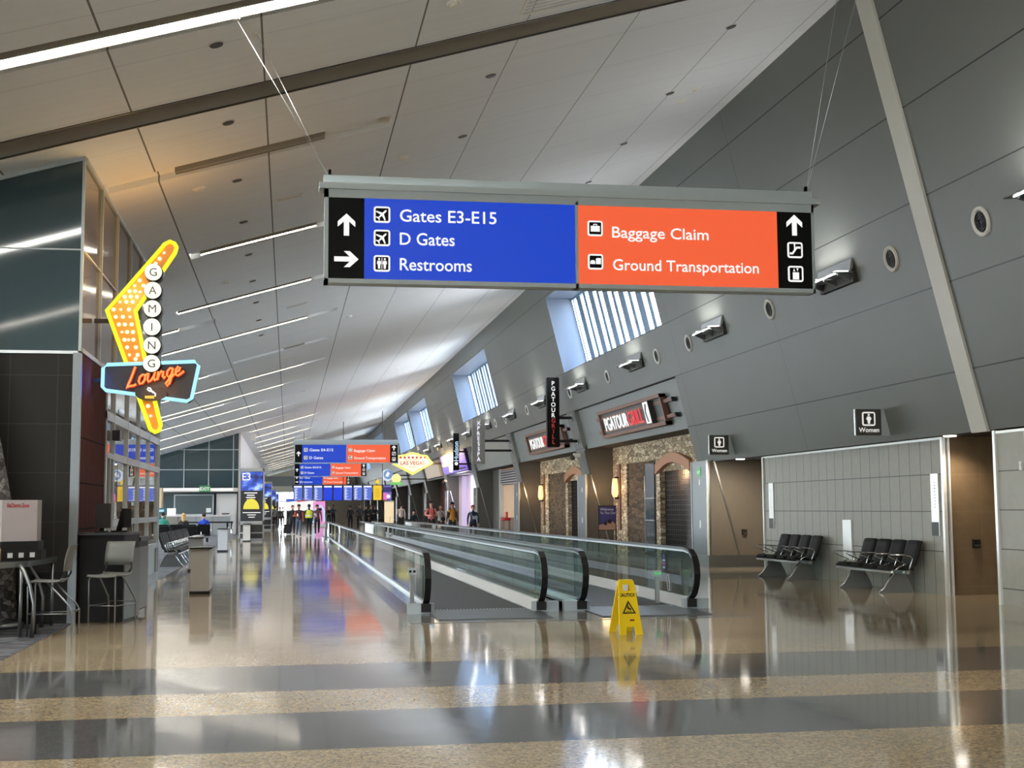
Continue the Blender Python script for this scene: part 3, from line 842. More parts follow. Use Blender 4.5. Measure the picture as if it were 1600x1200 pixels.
# bay with lavender light and orange wall
k, y0, y1 = bays[3]
bay_wall('wall_front_lavender', y0, y1, M['lav'])
m = MB(); m.box(11.34, y0+2.9, 0, 11.5, y0+5.2, 3.0); struct(m.build('trim_97', M['hood']))
m = MB(); m.box(11.3, y0+5.2, 0, 11.5, y0+5.8, 2.7); struct(m.build('trim_98', emit('lavender lightbox edge', rgb(240, 236, 255), 1.2)))
m = MB(); m.box(11.2, y1-1.6, 0, 11.5, y1, 3.6); struct(m.build('trim_99', M['lav']))
l = bpy.data.lights.new('shop_glow', 'POINT'); l.energy = 90; l.color = (.85, .78, 1); l.shadow_soft_size = .4
lo = bpy.data.objects.new('shop_glow', l); COL.objects.link(lo); lo.location = (10.7, y0+7.5, 2.6)
k, y0, y1 = bays[4]
bay_wall('wall_front_red', y0, y1, plain('dark maroon wall', rgb(84, 40, 36), .5))
m = MB(); m.box(11.3, y0+.3, 0, 11.5, y0+2.2, 3.4); struct(m.build('trim_100', plain('deep red wall', rgb(130, 24, 24), .5)))
for q in range(5, 12):
    k, y0, y1 = bays[q]
    bay_wall('wall_front_%d' % (q-4), y0, y1, M['alcove_grey'] if q % 2 else M['alcove'])

# ------------------------------------------------------------------ uplight sconces and round air jets on the leaning wall
SL = Vector((-SLOPE, 0, 1)).normalized(); NW = Vector((-1, 0, -SLOPE)).normalized()   # up the wall, out of the wall into the hall
def make_uplight():
    o = thing('wall_uplight', 'x', 'wall lamp', (0, 0, 0), 0, 'steel uplights along the grey wall')
    fn = lambda u, v, h: (u, h, v)                     # u = out of the wall (negative x), v = up
    L = .74
    m = MB()
    m.prism([(0.03, -.16), (-.06, -.16), (-.06, .12), (0.03, .12)], fn, -L, L); m.build('back_box', M['darkgrey'], o)
    m = MB()
    m.prism([(-.06, .0), (-.46, -.02), (-.46, .0), (-.06, .02)], fn, -L, -.06)
    m.prism([(-.06, .0), (-.46, -.02), (-.46, .0), (-.06, .02)], fn, .06, L); m.build('wing', M['brushed'], o)
    m = MB()
    for s in (-1, 0, 1):
        m = MB(); m.prism([(-.06, -.12), (-.3, -.04), (-.3, 0), (-.06, .02)], fn, s*.6-.03, s*.6+.03)
        m.build('bracket', M['brushed'], o)
    m = MB(); m.prism([(-.06, .1), (-.1, .03), (-.13, .03), (-.09, .26), (-.06, .26)], fn, -L, L); m.build('reflector', M['steel2'], o)
    m = MB(); m.prism([(-.14, .022), (-.38, .012), (-.38, .03), (-.14, .04)], fn, -L+.03, L-.03); m.build('lamp', M['uplamp'], o)
    return o
up0 = make_uplight(); zc_ = 5.6
upl_y = [22.3 + 7.07*i for i in range(0, 15)] + [15.2]
for i, y in enumerate(sorted(upl_y)):
    lab = 'glowing steel wall uplight, ' + ('cut by the right edge of the view' if i == 0 else '%s left of the light cover plate' % nth(i-1))
    if i == 0: o = up0; o.location = (wx(zc_), y, zc_); o['label'] = lab
    else: o = dup(up0, (wx(zc_), y, zc_), 0, lab)
def make_jet():
    o = thing('air_jet', 'x', 'air vent', (0, 0, 0), 0, 'round air jets along the grey wall')
    X = Vector((0, 1, 0)); 
    def ring(mb, prof, n=28):
        vs = []
        for r, h in prof:
            for k in range(n):
                a = 2*PI*k/n; vs.append(X*r*math.cos(a) + SL*r*math.sin(a) + NW*h)
        fs = []
        for i in range(len(prof)-1):
            for k in range(n):
                l = (k+1) % n; fs.append((i*n+k, i*n+l, (i+1)*n+l, (i+1)*n+k))
        mb.add(vs, fs, True)
    m = MB(); ring(m, [(.225, 0), (.22, .03), (.2, .045), (.165, .03), (.155, 0.004)]); m.build('ring', M['white'], o)
    m = MB(); ring(m, [(.162, .012), (.1, -.004+.02), (.0, .016)]); m.build('throat', M['black'], o)
    for r in (.13, .09, .05):
        m = MB(); ring(m, [(r+.008, .018), (r+.006, .034), (r-.006, .034), (r-.008, .018)]); m.build('cone_ring', M['rubber'], o)
    return o
jet0 = make_jet(); jy = []
for b0 in range(-1, 8):
    for q in (20.18, 25.8, 31.44): jy.append(q + 14.14*b0)
jy = [y for y in jy if 14 < y < 112]
for i, y in enumerate(sorted(jy)):
    lab = 'white ringed air jet, ' + ('right of the light cover plate' if i == 0 else '%s left of the light cover plate' % nth(i-1))
    if i == 0: jet0.location = (wx(5.585), y, 5.585); jet0['label'] = lab
    else: dup(jet0, (wx(5.585), y, 5.585), 0, lab)
for y in sorted(upl_y):                                # each uplight throws its beam up the wall and onto the ceiling
    l = bpy.data.lights.new('uplight_beam', 'AREA'); l.shape = 'RECTANGLE'; l.size = .22; l.size_y = 1.3; l.energy = 24; l.color = (1, .97, .93)
    l.energy = 26 if y < 26 else 30
    lo = bpy.data.objects.new('uplight_beam', l); COL.objects.link(lo); lo.location = (wx(zc_)-.28, y, zc_+.06); lo.rotation_euler = (PI, -.85, 0)
# ------------------------------------------------------------------ left building: dark glass front facing the viewer, lounge storefront along the hall
zt = cz(XL)
m = MB()
m.mat(0).quad((-14, WALLA_Y, 0), (XL-.02, WALLA_Y, 0), (XL-.02, WALLA_Y, 3.63), (-14, WALLA_Y, 3.63))
m.mat(1).quad((-14, WALLA_Y, 3.66), (XL-.03, WALLA_Y, 3.66), (XL-.03, WALLA_Y, zt), (-14, WALLA_Y, cz(-14)))
m.mat(2).box(-14, WALLA_Y-.02, 3.63, XL, WALLA_Y+.01, 3.67)
struct(m.build('wall_front', [M['darktile'], M['tealglass'], M['steel2']]))
m = MB()
m.box(-14, WALLA_Y-.012, 5.06, XL, WALLA_Y+.002, 5.08)
m.box(-5.9, WALLA_Y-.012, 3.66, -5.88, WALLA_Y+.002, 6.0)
m.prism([(-14, cz(-14)-.05), (XL, zt-.05), (XL, zt), (-14, cz(-14))], lambda u, v, h: (u, h, v), WALLA_Y-.03, WALLA_Y)
m.box(XL-.035, WALLA_Y-.02, 3.63, XL, WALLA_Y+.03, zt)
struct(m.build('trim_101', M['alu']))
m = MB(); m.box(XL-.1, WALLA_Y-.03, 0, XL+.01, WALLA_Y+.06, 3.64); struct(m.build('trim_102', M['column']))

# wall along the hall
GY = [22.03, 23.85, 25.67, 27.5, 29.32]
m = MB()
m.mat(0).box(XL-.12, WALLA_Y+.06, 0, XL, 21.05, 3.7)
m.mat(1).quad((XL-.02, WALLA_Y+.05, 3.7), (XL-.02, WALLB_END, 3.7), (XL-.02, WALLB_END, zt), (XL-.02, WALLA_Y+.05, zt))
m.mat(1).quad((XL-.02, WALLB_END, 0), (-14, WALLB_END, 0), (-14, WALLB_END, cz(-14)), (XL-.02, WALLB_END, zt))
struct(m.build('wall_left', [M['redwood'], M['tauperefl']]))
m = MB()
for y in [20.2] + GY: m.box(XL-.03, y-.025, 3.7, XL+.02, y+.025, zt)
m.box(XL-.03, WALLA_Y+.05, zt-.06, XL+.015, WALLB_END, zt)
m.box(XL-.03, WALLB_END-.1, 3.7, XL+.02, WALLB_END, zt)
m.box(XL-.03, WALLA_Y+.06, 3.66, XL+.012, WALLB_END, 3.72)
m.box(XL-.03, WALLA_Y+.05, 5.06, XL+.006, WALLB_END, 5.08)
struct(m.build('trim_103', M['alu']))
m = MB()
for y in GY + [WALLB_END-.05]: m.box(XL-.06, y-.035, 0, XL+.025, y+.035, 3.7)
for z, h in ((2.98, .07), (2.37, .06), (1.31, .05), (.75, .05), (.09, .09)):
    m.box(XL-.06, 22.0 if z < 2.5 else 21.05, z-h, XL+.02, WALLB_END, z+h)
m.box(XL-.06, 21.05, 0, XL+.02, 21.12, 3.7)
o = struct(m.build('window_20', M['alu']))
m = MB(); m.box(XL-.025, 21.1, 1.3, XL-.013, WALLB_END, 3.7).box(XL-.025, 22.03, .8, XL-.013, WALLB_END, 1.3); m.build('pane', M['storeglass'], o)
m = MB(); m.box(XL-.03, 22.03, .15, XL-.012, WALLB_END, .72); m.build('lower_panel', M['frost'], o)
o = struct(MB().box(XL-.05, 21.15, 2.32, XL+.03, 22.0, 2.4).box(XL-.05, 21.12, 0, XL+.02, 21.2, 2.35).box(XL-.05, 21.55, 0, XL+.02, 21.62, 2.35).box(XL-.05, 21.93, 0, XL+.02, 22.0, 2.35).build('door_1', M['alu']))
MB().box(XL-.03, 21.2, .05, XL-.015, 21.95, 2.3).build('pane', M['storeglass'], o)
MB().box(XL+.02, 21.72, 2.62, XL+.14, 21.98, 2.78).build('sensor', M['black'], o)
# lounge interior seen through the storefront
m = MB()
m.mat(0).quad((-9, WALLA_Y+.1, 0), (-9, WALLB_END, 0), (-9, WALLB_END, 4.4), (-9, WALLA_Y+.1, 4.4))
m.mat(0).quad((-9, WALLB_END-.05, 0), (XL-.1, WALLB_END-.05, 0), (XL-.1, WALLB_END-.05, 3.7), (-9, WALLB_END-.05, 3.7))
m.mat(1).quad((-9, WALLA_Y+.1, 3.72), (XL-.03, WALLA_Y+.1, 3.72), (XL-.03, WALLB_END, 3.72), (-9, WALLB_END, 3.72))
struct(m.build('wall_lounge', [plain('lounge beige wall', rgb(190, 170, 150), .6), M['white']]))
for y in (21.5, 25.5):
    l = bpy.data.lights.new('lounge_fill', 'AREA'); l.energy = 70; l.size = 2.0; l.color = (1, .88, .74)  # unseen fill lamps, added so the storefront glass looks pale
    lo = bpy.data.objects.new('lounge_fill', l); COL.objects.link(lo); lo.location = (-5.5, y, 3.65)

# ------------------------------------------------------------------ gate lounge behind: window side, teal glass wall, counters
m = MB()
for i in range(28): 
    y = WALLB_END + i*2.0; m.box(GATE_X-.1, y-.05, 0, GATE_X, y+.05, cz(GATE_X))
m.box(GATE_X-.1, WALLB_END, 1.0, GATE_X, GATE_END, 1.1).box(GATE_X-.1, WALLB_END, 0, GATE_X, GATE_END, .12)
o = struct(m.build('window_21', M['alu']))
MB().box(GATE_X-.06, WALLB_END, .1, GATE_X-.05, GATE_END, cz(GATE_X)).build('pane', M['windowglass'], o)

def zq(x): return cz(x)
m = MB()
m.mat(0).add([(GATE_X, GATE_END, 0), (-3.0, GATE_END, 0), (-3.0, GATE_END, zq(-3.0)), (GATE_X, GATE_END, zq(GATE_X))], [(0, 1, 2, 3)], False)
struct(m.build('wall_gate', M['tealglass']))
m = MB()
for x in (-9.4, -7.9, -6.4, -4.9, -3.4): m.box(x-.03, GATE_END-.04, 2.7, x+.03, GATE_END, zq(x))
for z in (4.0, 5.25): m.box(GATE_X, GATE_END-.04, z-.03, -3.0, GATE_END, z+.03)
struct(m.build('trim_104', M['alu']))
m = MB()
m.mat(0).quad((-3.0, GATE_END, 0), (-3.0, YEND, 0), (-3.0, YEND, zq(-3.0)), (-3.0, GATE_END, zq(-3.0)))
m.mat(0).box(-3.08, GATE_END-.06, 0, -2.96, GATE_END+.05, zq(-3))
struct(m.build('wall_hall', M['offwhite']))
# lit valance with the green exit sign
o = thing('light_valance', 'white lit valance across the foot of the teal glass wall', 'light fixture', (-6.0, GATE_END-.6, 2.6))
m = MB(); m.box(-8.6, GATE_END-.7, 2.62, -3.1, GATE_END-.04, 2.86); m.build('housing', M['offwhite'], o, True)
m = MB(); m.box(-8.4, GATE_END-.72, 2.72, -5.4, GATE_END-.69, 2.84).box(-4.7, GATE_END-.72, 2.7, -3.4, GATE_END-.69, 2.8); m.build('diffuser', emit('valance lamp', (1, .97, .9, 1), 1.6), o, True)
o = thing('exit_sign', 'green exit sign hanging on the white valance of the teal glass wall', 'exit sign', (-5.1, GATE_END-.8, 2.75))
m = MB(); m.box(-5.4, GATE_END-.82, 2.62, -4.75, GATE_END-.73, 3.0); m.build('panel', emit('exit sign green', rgb(70, 150, 90), .9), o, True)
m = MB(); m.text('EXIT', (-5.07, GATE_END-.825, 2.7), .28, (1, 0, 0), (0, 0, 1), 'C', bold=.02); m.build('lettering', M['white'], o, True)
# counter, door, board
o = thing('gate_counter', 'brushed steel gate counter against the teal glass wall', 'counter', (-6, 81, 0))
m = MB()
for i in range(4): m.box(-7.4+i*1.0, 80.6, 0, -6.42+i*1.0, 81.4, 1.12)
m.build('panel', M['brushed'], o, True)
m = MB(); m.box(-7.5, 80.4, 1.12, -3.4, 81.5, 1.2); m.build('countertop', M['offwhite'], o, True)
m = MB(); m.box(-7.1, 80.8, 1.2, -6.6, 81.0, 1.62); m.build('monitor', M['white'], o, True)
o = struct(MB().box(-4.34, GATE_END-.15, 0, -3.2, GATE_END-.02, 2.44).build('door_2', M['greylam']))
MB().box(-4.4, GATE_END-.18, 0, -4.34, GATE_END-.01, 2.5).box(-3.2, GATE_END-.18, 0, -3.14, GATE_END-.01, 2.5).box(-4.4, GATE_END-.18, 2.44, -3.14, GATE_END-.01, 2.5).build('door_frame', M['steel2'], o)
MB().box(-4.05, GATE_END-.17, 1.22, -3.6, GATE_END-.15, 1.3).build('nameplate', M['darkgrey'], o)
o = thing('display_board', 'dark framed display board behind the steel gate counter', 'board', (-5.4, GATE_END-.3, 1.3))
m = MB(); m.box(-6.9, GATE_END-.3, 1.25, -4.6, GATE_END-.2, 2.4); m.build('panel', plain('board slate', rgb(72, 84, 88), .3), o, True)
m = MB()
for a in ((-6.95, 1.2, -6.88, 2.45), (-4.62, 1.2, -4.55, 2.45), (-6.95, 2.4, -4.55, 2.46), (-6.95, 1.2, -4.55, 1.26)): m.box(a[0], GATE_END-.33, a[1], a[2], GATE_END-.19, a[3])
m.build('frame', M['alu'], o, True)
m = MB(); m.box(-5.0, GATE_END-.32, 1.35, -4.7, GATE_END-.3, 1.62); m.build('notice', M['white'], o, True)
o = thing('display_cabinet', 'tan cabinet with a black screen at the left edge of the gate lounge', 'cabinet', (-8.2, 76, 0))
m = MB(); m.box(-8.9, 75.6, 0, -6.95, 76.6, 2.75); m.build('body', plain('tan laminate', rgb(196, 172, 136), .5), o, True)
m = MB(); m.box(-7.9, 75.55, 1.45, -7.3, 75.6, 2.35); m.build('screen', M['black'], o, True)
o = thing('information_sign', 'small teal information sign on a stand beside the gate counter', 'sign', (-6.6, 70, 0))
m = MB(); m.box(-6.95, 69.95, 1.0, -6.2, 70.0, 1.62); m.build('panel', plain('dark teal sign face', rgb(24, 84, 92), .4), o, True)
m = MB(); m.box(-6.85, 69.93, 1.42, -6.3, 69.95, 1.54); m.build('heading', plain('pale blue print', rgb(170, 210, 235), .5), o, True)
m = MB(); m.box(-6.6, 69.96, 0, -6.54, 70.0, 1.0).box(-6.8, 69.8, 0, -6.35, 70.15, .03); m.build('stand', M['white'], o, True)

# carpet line stanchion rail
o = thing('queue_rail', 'black topped rail on steel posts beside the tall gate screen', 'barrier', (-3.3, 62, 0))
m = MB(); m.box(-4.6, 61.8, .9, -2.5, 62.6, .97); m.build('top', M['black'], o, True)
for x in (-2.75, -2.55):
    m = MB(); m.cyl((x, 62.2, 0), (x, 62.2, .9), .045, 10); m.build('post', M['chrome'], o, True)

# grey waist-high posts along the walkway edge
def make_post():
    o = thing('queue_pedestal', 'x', 'pedestal', (0, 0, 0), 0, 'grey pedestals beside the gate')
    m = MB(); m.rbox(-.165, -.42, .05, .165, .42, .8, .01, 2).box(-.003, -.424, .06, .003, -.42, .79); m.build('body', M['greylam'], o)
    m = MB(); m.box(-.18, -.44, 0, .18, .44, .05); m.build('base', M['black'], o)
    m = MB(); m.box(-.18, -.5, .8, .21, .5, .83); m.build('top', M['black'], o)
    return o
posts = [(-1.55, 24.8, 'grey pedestal with a black base, nearest to the viewer'), (-2.25, 34, 'grey pedestal directly behind the nearest one'),
         (-2.33, 49.3, 'grey pedestal at the carpet edge before the gate seats'), (-1.93, 64.3, 'grey pedestal standing before the tall E3 screen')]
q = make_post()
for i, (x, y, lab) in enumerate(posts):
    if i == 0: q.location = (x, y, 0); q['label'] = lab
    else: dup(q, (x, y, 0), 0, lab)

# ------------------------------------------------------------------ counter-height table, charging station, stools, service podium
o = thing('counter_table', 'dark topped counter-height table with curved steel legs against the dark tiled wall', 'table', (-3.6, 17.3, 0))
top = [(-6.5, 16.35), (-3.42, 16.35), (-3.1, 16.75), (-3.03, 18.35), (-3.4, 18.35), (-3.4, 17.7), (-4.05, 17.7), (-4.05, 18.35), (-6.5, 18.35)]
m = MB(); m.prism_xy([(u*1.0, v) for u, v in top], .86, .895); m.build('tabletop', M['blackgloss'], o, True)
m = MB()
for i in range(3):
    (a, b), (c_, d) = top[i], top[i+1]
    dx, dy = c_-a, d-b; L = math.hypot(dx, dy); nx, ny = dy/L*.012, -dx/L*.012
    m.prism_xy([(a, b), (c_, d), (c_+nx, d+ny), (a+nx, b+ny)], .83, .9)
m.build('edge_band', M['brushed'], o, True)
for (x, y, dx, dy) in ((-2.98, 16.5, -.18, .1), (-3.12, 17.9, -.2, -.1), (-4.6, 16.5, .2, .1)):
    m = MB(); m.tube([(x, y, 0), (x+.01, y, .4), (x+dx*.25, y+dy*.25, .62), (x+dx*.7, y+dy*.7, .79), (x+dx, y+dy, .86)], .024, 10); m.build('leg', M['satin'], o, True)
for (x, y) in ((-3.14, 16.6), (-3.05, 18.2)):
    m = MB(); m.tube([(x, y, 0), (x, y, .86)], .022, 8); m.build('leg', M['satin'], o, True)
o = thing('stone_trunk', 'leaning mottled grey stone trunk rising behind the counter table at the left edge', 'column', (-3.72, 18.03, 0))
m = MB(); pr = []
m.tube([(-3.72, 18.03, 0), (-3.75, 18.03, .8), (-3.8, 18.03, 1.6), (-3.95, 18.03, 2.4), (-4.2, 18.03, 3.4), (-4.4, 18.03, 4.2)], [.28, .26, .25, .24, .22, .2], 16)
m.build('trunk', M['marble'], o, True)
m = MB(); m.lathe([(.3, .0), (.36, .0), (.36, .06), (.29, .1)], (-3.72, 18.03, 0)); m.build('base', M['brushed'], o, True)
o = thing('charging_station', 'pale box charging station with red lettering standing on the counter table', 'charging station', (-3.35, 17.2, .895))
m = MB(); m.prism_xy([(-4.05, 17.05), (-3.47, 17.05), (-3.1, 17.3), (-3.1, 17.6), (-4.05, 17.6)], 1.13, 1.64); m.build('body', plain('grey lilac enamel', rgb(166, 158, 158), .35), o, True)
m = MB(); m.prism_xy([(-4.1, 17.0), (-3.45, 17.0), (-3.04, 17.28), (-3.04, 17.65), (-4.1, 17.65)], .9, 1.02)
m.prism_xy([(-4.07, 17.03), (-3.46, 17.03), (-3.07, 17.29), (-3.07, 17.62), (-4.07, 17.62)], 1.02, 1.13)
m.build('base', M['black'], o, True)
m = MB(); m.prism([(-4.1, .9), (-3.46, .9), (-3.46, 1.03), (-3.5, 1.12), (-4.1, 1.12)], lambda u, v, h: (u, h, v), 16.96, 17.02); m.build('side_panel', plain('tan plastic', rgb(206, 180, 132), .4), o, True)
dv = Vector((.37, .25, 0)).normalized(); nv = Vector((.25, -.37, 0)).normalized()
m = MB(); p0 = Vector((-3.47, 17.05, 0)) + dv*.2 + nv*.004
m.text('ReCharge Zone', (p0.x, p0.y, 1.55), .07, dv, (0, 0, 1), 'C', bold=.02, sx=.62); m.build('lettering', plain('red print', rgb(176, 30, 34), .5), o, True)
m = MB()
for k in (.1, .24, .38):
    p0 = Vector((-3.45, 17.0, .96)) + dv*k + nv*.003
    m.prism([(-.03, -.03), (.03, -.03), (.03, .03), (-.03, .03)], lambda u, v, h: tuple(p0 + dv*u + Vector((0, 0, v)) + nv*h), 0, .012)
m.build('socket', M['greylam'], o, True)

def make_stool():
    """plastic shell stool, seat at .66 m; it faces -Y"""
    o = thing('bar_stool', 'x', 'stool', (0, 0, 0), 0, 'grey counter stools')
    W2 = .21
    prof = [(-.22, .655), (-.2, .675), (-.1, .668), (.08, .66), (.17, .668), (.2, .70), (.215, .78), (.225, .9), (.25, 1.02), (.275, 1.085), (.3, 1.09)]
    th = .014
    def shell(a, b, cut=1.0):
        vs = []; fs = []; nx = 9
        P = prof[a:b]
        for s in (0, 1):
            for i, (yy, zz) in enumerate(P):
                for j in range(nx):
                    t = -1 + 2*j/(nx-1)
                    w_ = W2*(1.0 - .06*max(0, (zz-.8)))
                    curve = -.025*(1-t*t)
                    if zz > .7: vs.append((t*w_, yy - curve*1.2 + s*th, zz))
                    else: vs.append((t*w_, yy, zz + curve*.5 - s*th))
        n0 = len(P)*nx
        for i in range(len(P)-1):
            for j in range(nx-1):
                q = (i*nx+j, i*nx+j+1, (i+1)*nx+j+1, (i+1)*nx+j)
                fs.append(tuple(reversed(q))); fs.append(tuple(x+n0 for x in q))
        edge = [j for j in range(nx)] + [i*nx+nx-1 for i in range(1, len(P))] + [(len(P)-1)*nx+j for j in range(nx-2, -1, -1)] + [i*nx for i in range(len(P)-2, 0, -1)]
        for i in range(len(edge)):
            p, r = edge[i], edge[(i+1) % len(edge)]; fs.append((p, r, r+n0, p+n0))
        mb = MB(); mb.add(vs, fs, True); return mb
    shell(0, 6).build('seat', M['seatgrey'], o)
    shell(6, 11).build('backrest', M['seatgrey'], o)
    m = MB()
    for s in (-1, 1): m.tube([(s*.17, .19, .69), (s*.185, .222, .74), (s*.18, .228, .82)], .013, 6)
    m.build('back_bracket', M['black'], o)
    for s in (-1, 1):
        m = MB(); m.tube([(s*.19, -.19, .0), (s*.19, -.195, .6), (s*.18, -.17, .652), (s*.15, -.1, .652)], .011, 8); m.build('leg', M['satin'], o)
        m = MB(); m.tube([(s*.2, .33, 0), (s*.2, .33, .3), (s*.19, .3, .36), (s*.17, .02, .65)], .012, 8); m.build('leg', M['satin'], o)
    m = MB()
    m.tube([(-.19, -.19, .27), (.19, -.19, .27)], .008, 6)
    for s in (-1, 1): m.tube([(s*.19, -.19, .27), (s*.2, .33, .27)], .008, 6)
    m.tube([(-.2, .33, .3), (.2, .33, .3)], .008, 6)
    m.build('footrest', M['satin'], o)
    return o
st = make_stool()
st.location = (-2.86, 16.8, 0); st.rotation_euler = (0, 0, -PI/2 - .05); st['label'] = 'grey stool seen in profile, pulled up to the counter table'
dup(st, (-2.3, 18.05, 0), 2.75 + PI, 'grey stool seen from behind, standing in front of the black podium')

o = thing('service_podium', 'black service podium with grey end panels beside the lounge storefront', 'podium', (-2.45, 19.6, 0))
m = MB(); m.prism_xy([(-2.78, 18.62), (-2.2, 18.62), (-2.08, 19.4), (-2.78, 19.4)], 0.0, 1.17); m.build('body', M['blackgloss'], o, True)
m = MB(); m.prism_xy([(-2.79, 19.4), (-2.1, 19.4), (-2.05, 20.3), (-2.79, 20.3)], 0.08, 1.06); m.build('rear_body', M['blackgloss'], o, True)
m = MB(); m.prism_xy([(-2.79, 18.58), (-2.16, 18.58), (-2.05, 19.42), (-2.79, 19.42)], 1.17, 1.2); m.build('top', M['black'], o, True)
m = MB(); m.prism_xy([(-2.79, 19.42), (-2.06, 19.42), (-2.02, 20.35), (-2.79, 20.35)], 1.06, 1.12); m.build('rear_top', M['black'], o, True)
m = MB(); m.prism([(0.0, .03), (.76, .03), (.76, .98), (0, .98)], lambda u, v, h: (-2.195+.12*u/.76+h, 18.63+u, v), 0, .012)
m.build('end_panel', M['panelgrey'], o, True)
m = MB(); m.prism([(0.05, .1), (.85, .1), (.85, .98), (.05, .98)], lambda u, v, h: (-2.1+.05*u/.9+h, 19.42+u, v), 0, .012)
m.build('rear_end_panel', M['panelgrey'], o, True)
for (x, y, lab, tilt) in ((-2.52, 18.95, 'larger black monitor on the podium, seen from behind', .25), (-2.25, 19.3, 'smaller black monitor on the podium, seen edge on', .9)):
    o = thing('monitor', lab, 'monitor', (x, y, 1.2), tilt, 'monitors on the podium')
    big = tilt < .5; w_, h_ = (.13, .34) if big else (.1, .27)
    m = MB(); m.box(-w_*.75, -.02, .06, w_*.75, .02, .06+h_); m.build('screen', M['black'], o)
    m = MB(); m.box(-w_*.6, .02, .12, w_*.6, .06, .06+h_*.85); m.build('housing', M['rubber'], o)
    m = MB(); m.prism([(.05, .2), (.12, .02), (.17, .02), (.08, .26)], lambda u, v, q: (q, u, v), -.03, .03); m.box(-.08, .06, 0, .08, .22, .02); m.build('stand', M['black'], o)
# ------------------------------------------------------------------ hanging wayfinding signs
M['s_blue'] = emit('sign blue backlit', rgb(0, 62, 200)); M['s_orange'] = emit('sign orange backlit', rgb(243, 96, 54))
M['s_white'] = emit('sign white backlit', rgb(250, 250, 248)); M['s_black'] = plain('sign black face', rgb(10, 11, 12), 0.6, spec=0.2)
def rr(cx, cz_, s, r, n=4):
    pts = []
    for ax, az, a0 in ((1, 1, 0), (-1, 1, PI/2), (-1, -1, PI), (1, -1, 3*PI/2)):
        for k in range(n+1):
            a = a0 + k*PI/2/n; pts.append((cx+ax*(s-r)+r*math.cos(a), cz_+az*(s-r)+r*math.sin(a)))
    return pts
def circ(cx, cz_, r, n=14): return [(cx+r*math.cos(2*PI*k/n), cz_+r*math.sin(2*PI*k/n)) for k in range(n)]
_half = [(0, .5), (.06, .42), (.075, .3), (.075, .12), (.5, -.1), (.5, -.2), (.075, -.08), (.05, -.33), (.19, -.43), (.19, -.5), (0, -.45)]
PLANE = _half + [(-x, z) for x, z in reversed(_half[1:-1])]
def rot(pts, a): return [(x*math.cos(a)-z*math.sin(a), x*math.sin(a)+z*math.cos(a)) for x, z in pts]
def figure(cx, skirt):
    b = [(cx-.13, .2), (cx+.13, .2), (cx+.17, -.02), (cx+.1, -.1), (cx+.08, -.42), (cx-.08, -.42), (cx-.1, -.1), (cx-.17, -.02)]
    return [circ(cx, .33, .085, 10), b]
GLYPH = {
    'plane': [rot(PLANE, -PI/4)],
    'restroom': figure(-.22, 0) + figure(.22, 1) + [[(-.025, -.45), (.025, -.45), (.025, .42), (-.025, .42)]],
    'woman': [circ(0, .36, .1, 10), [(-.14, .22), (.14, .22), (.26, -.02), (.14, -.14), (.1, -.45), (-.1, -.45), (-.14, -.14), (-.26, -.02)]],
    'bag': [[(-.38, -.28), (.38, -.28), (.38, .2), (-.38, .2)], [(-.16, .2), (-.16, .36), (.16, .36), (.16, .2), (.1, .2), (.1, .3), (-.1, .3), (-.1, .2)]],
    'car': [[(-.45, -.2), (-.45, 0), (-.36, .12), (-.14, .12), (-.04, 0), (-.04, -.2)], [(.02, -.2), (.02, .24), (.1, .3), (.44, .3), (.44, -.2)]],
    'escalator': [[(-.46, -.36), (-.2, -.36), (.16, .12), (.44, .12), (.44, .28), (.08, .28), (-.26, -.2), (-.46, -.2)], [(-.1, .0), (0, .0), (0, .42), (-.1, .42)], circ(-.05, .46, .07, 8)],
    'lift': [[(-.26, -.45), (.26, -.45), (.26, .12), (-.26, .12)], [(-.22, .2), (-.06, .2), (-.14, .44)], [(.06, .44), (.22, .44), (.14, .2)]],
}
ARROW_UP = [(-.11, -.5), (.11, -.5), (.11, .14), (.36, -.1), (.36, .14), (0, .5), (-.36, .14), (-.36, -.1), (-.11, .14)]
def put_icon(o, kind, cx, cz_, s, y, white=None, black=None):
    m = MB(); m.prism_xz(rr(cx, cz_, s/2, s*.16), y-.006, y); ic = m.build('icon_frame', white or M['s_white'], o)
    m = MB(); m.prism_xz(rr(cx, cz_, s*.39, s*.05), y-.009, y-.006); m.build('icon_ground', black or M['s_black'], ic)
    m = MB()
    for g in GLYPH[kind]: m.prism_xz([(cx+u*s*.78, cz_+v*s*.78) for u, v in g], y-.012, y-.009)
    m.build('pictogram', white or M['s_white'], ic)
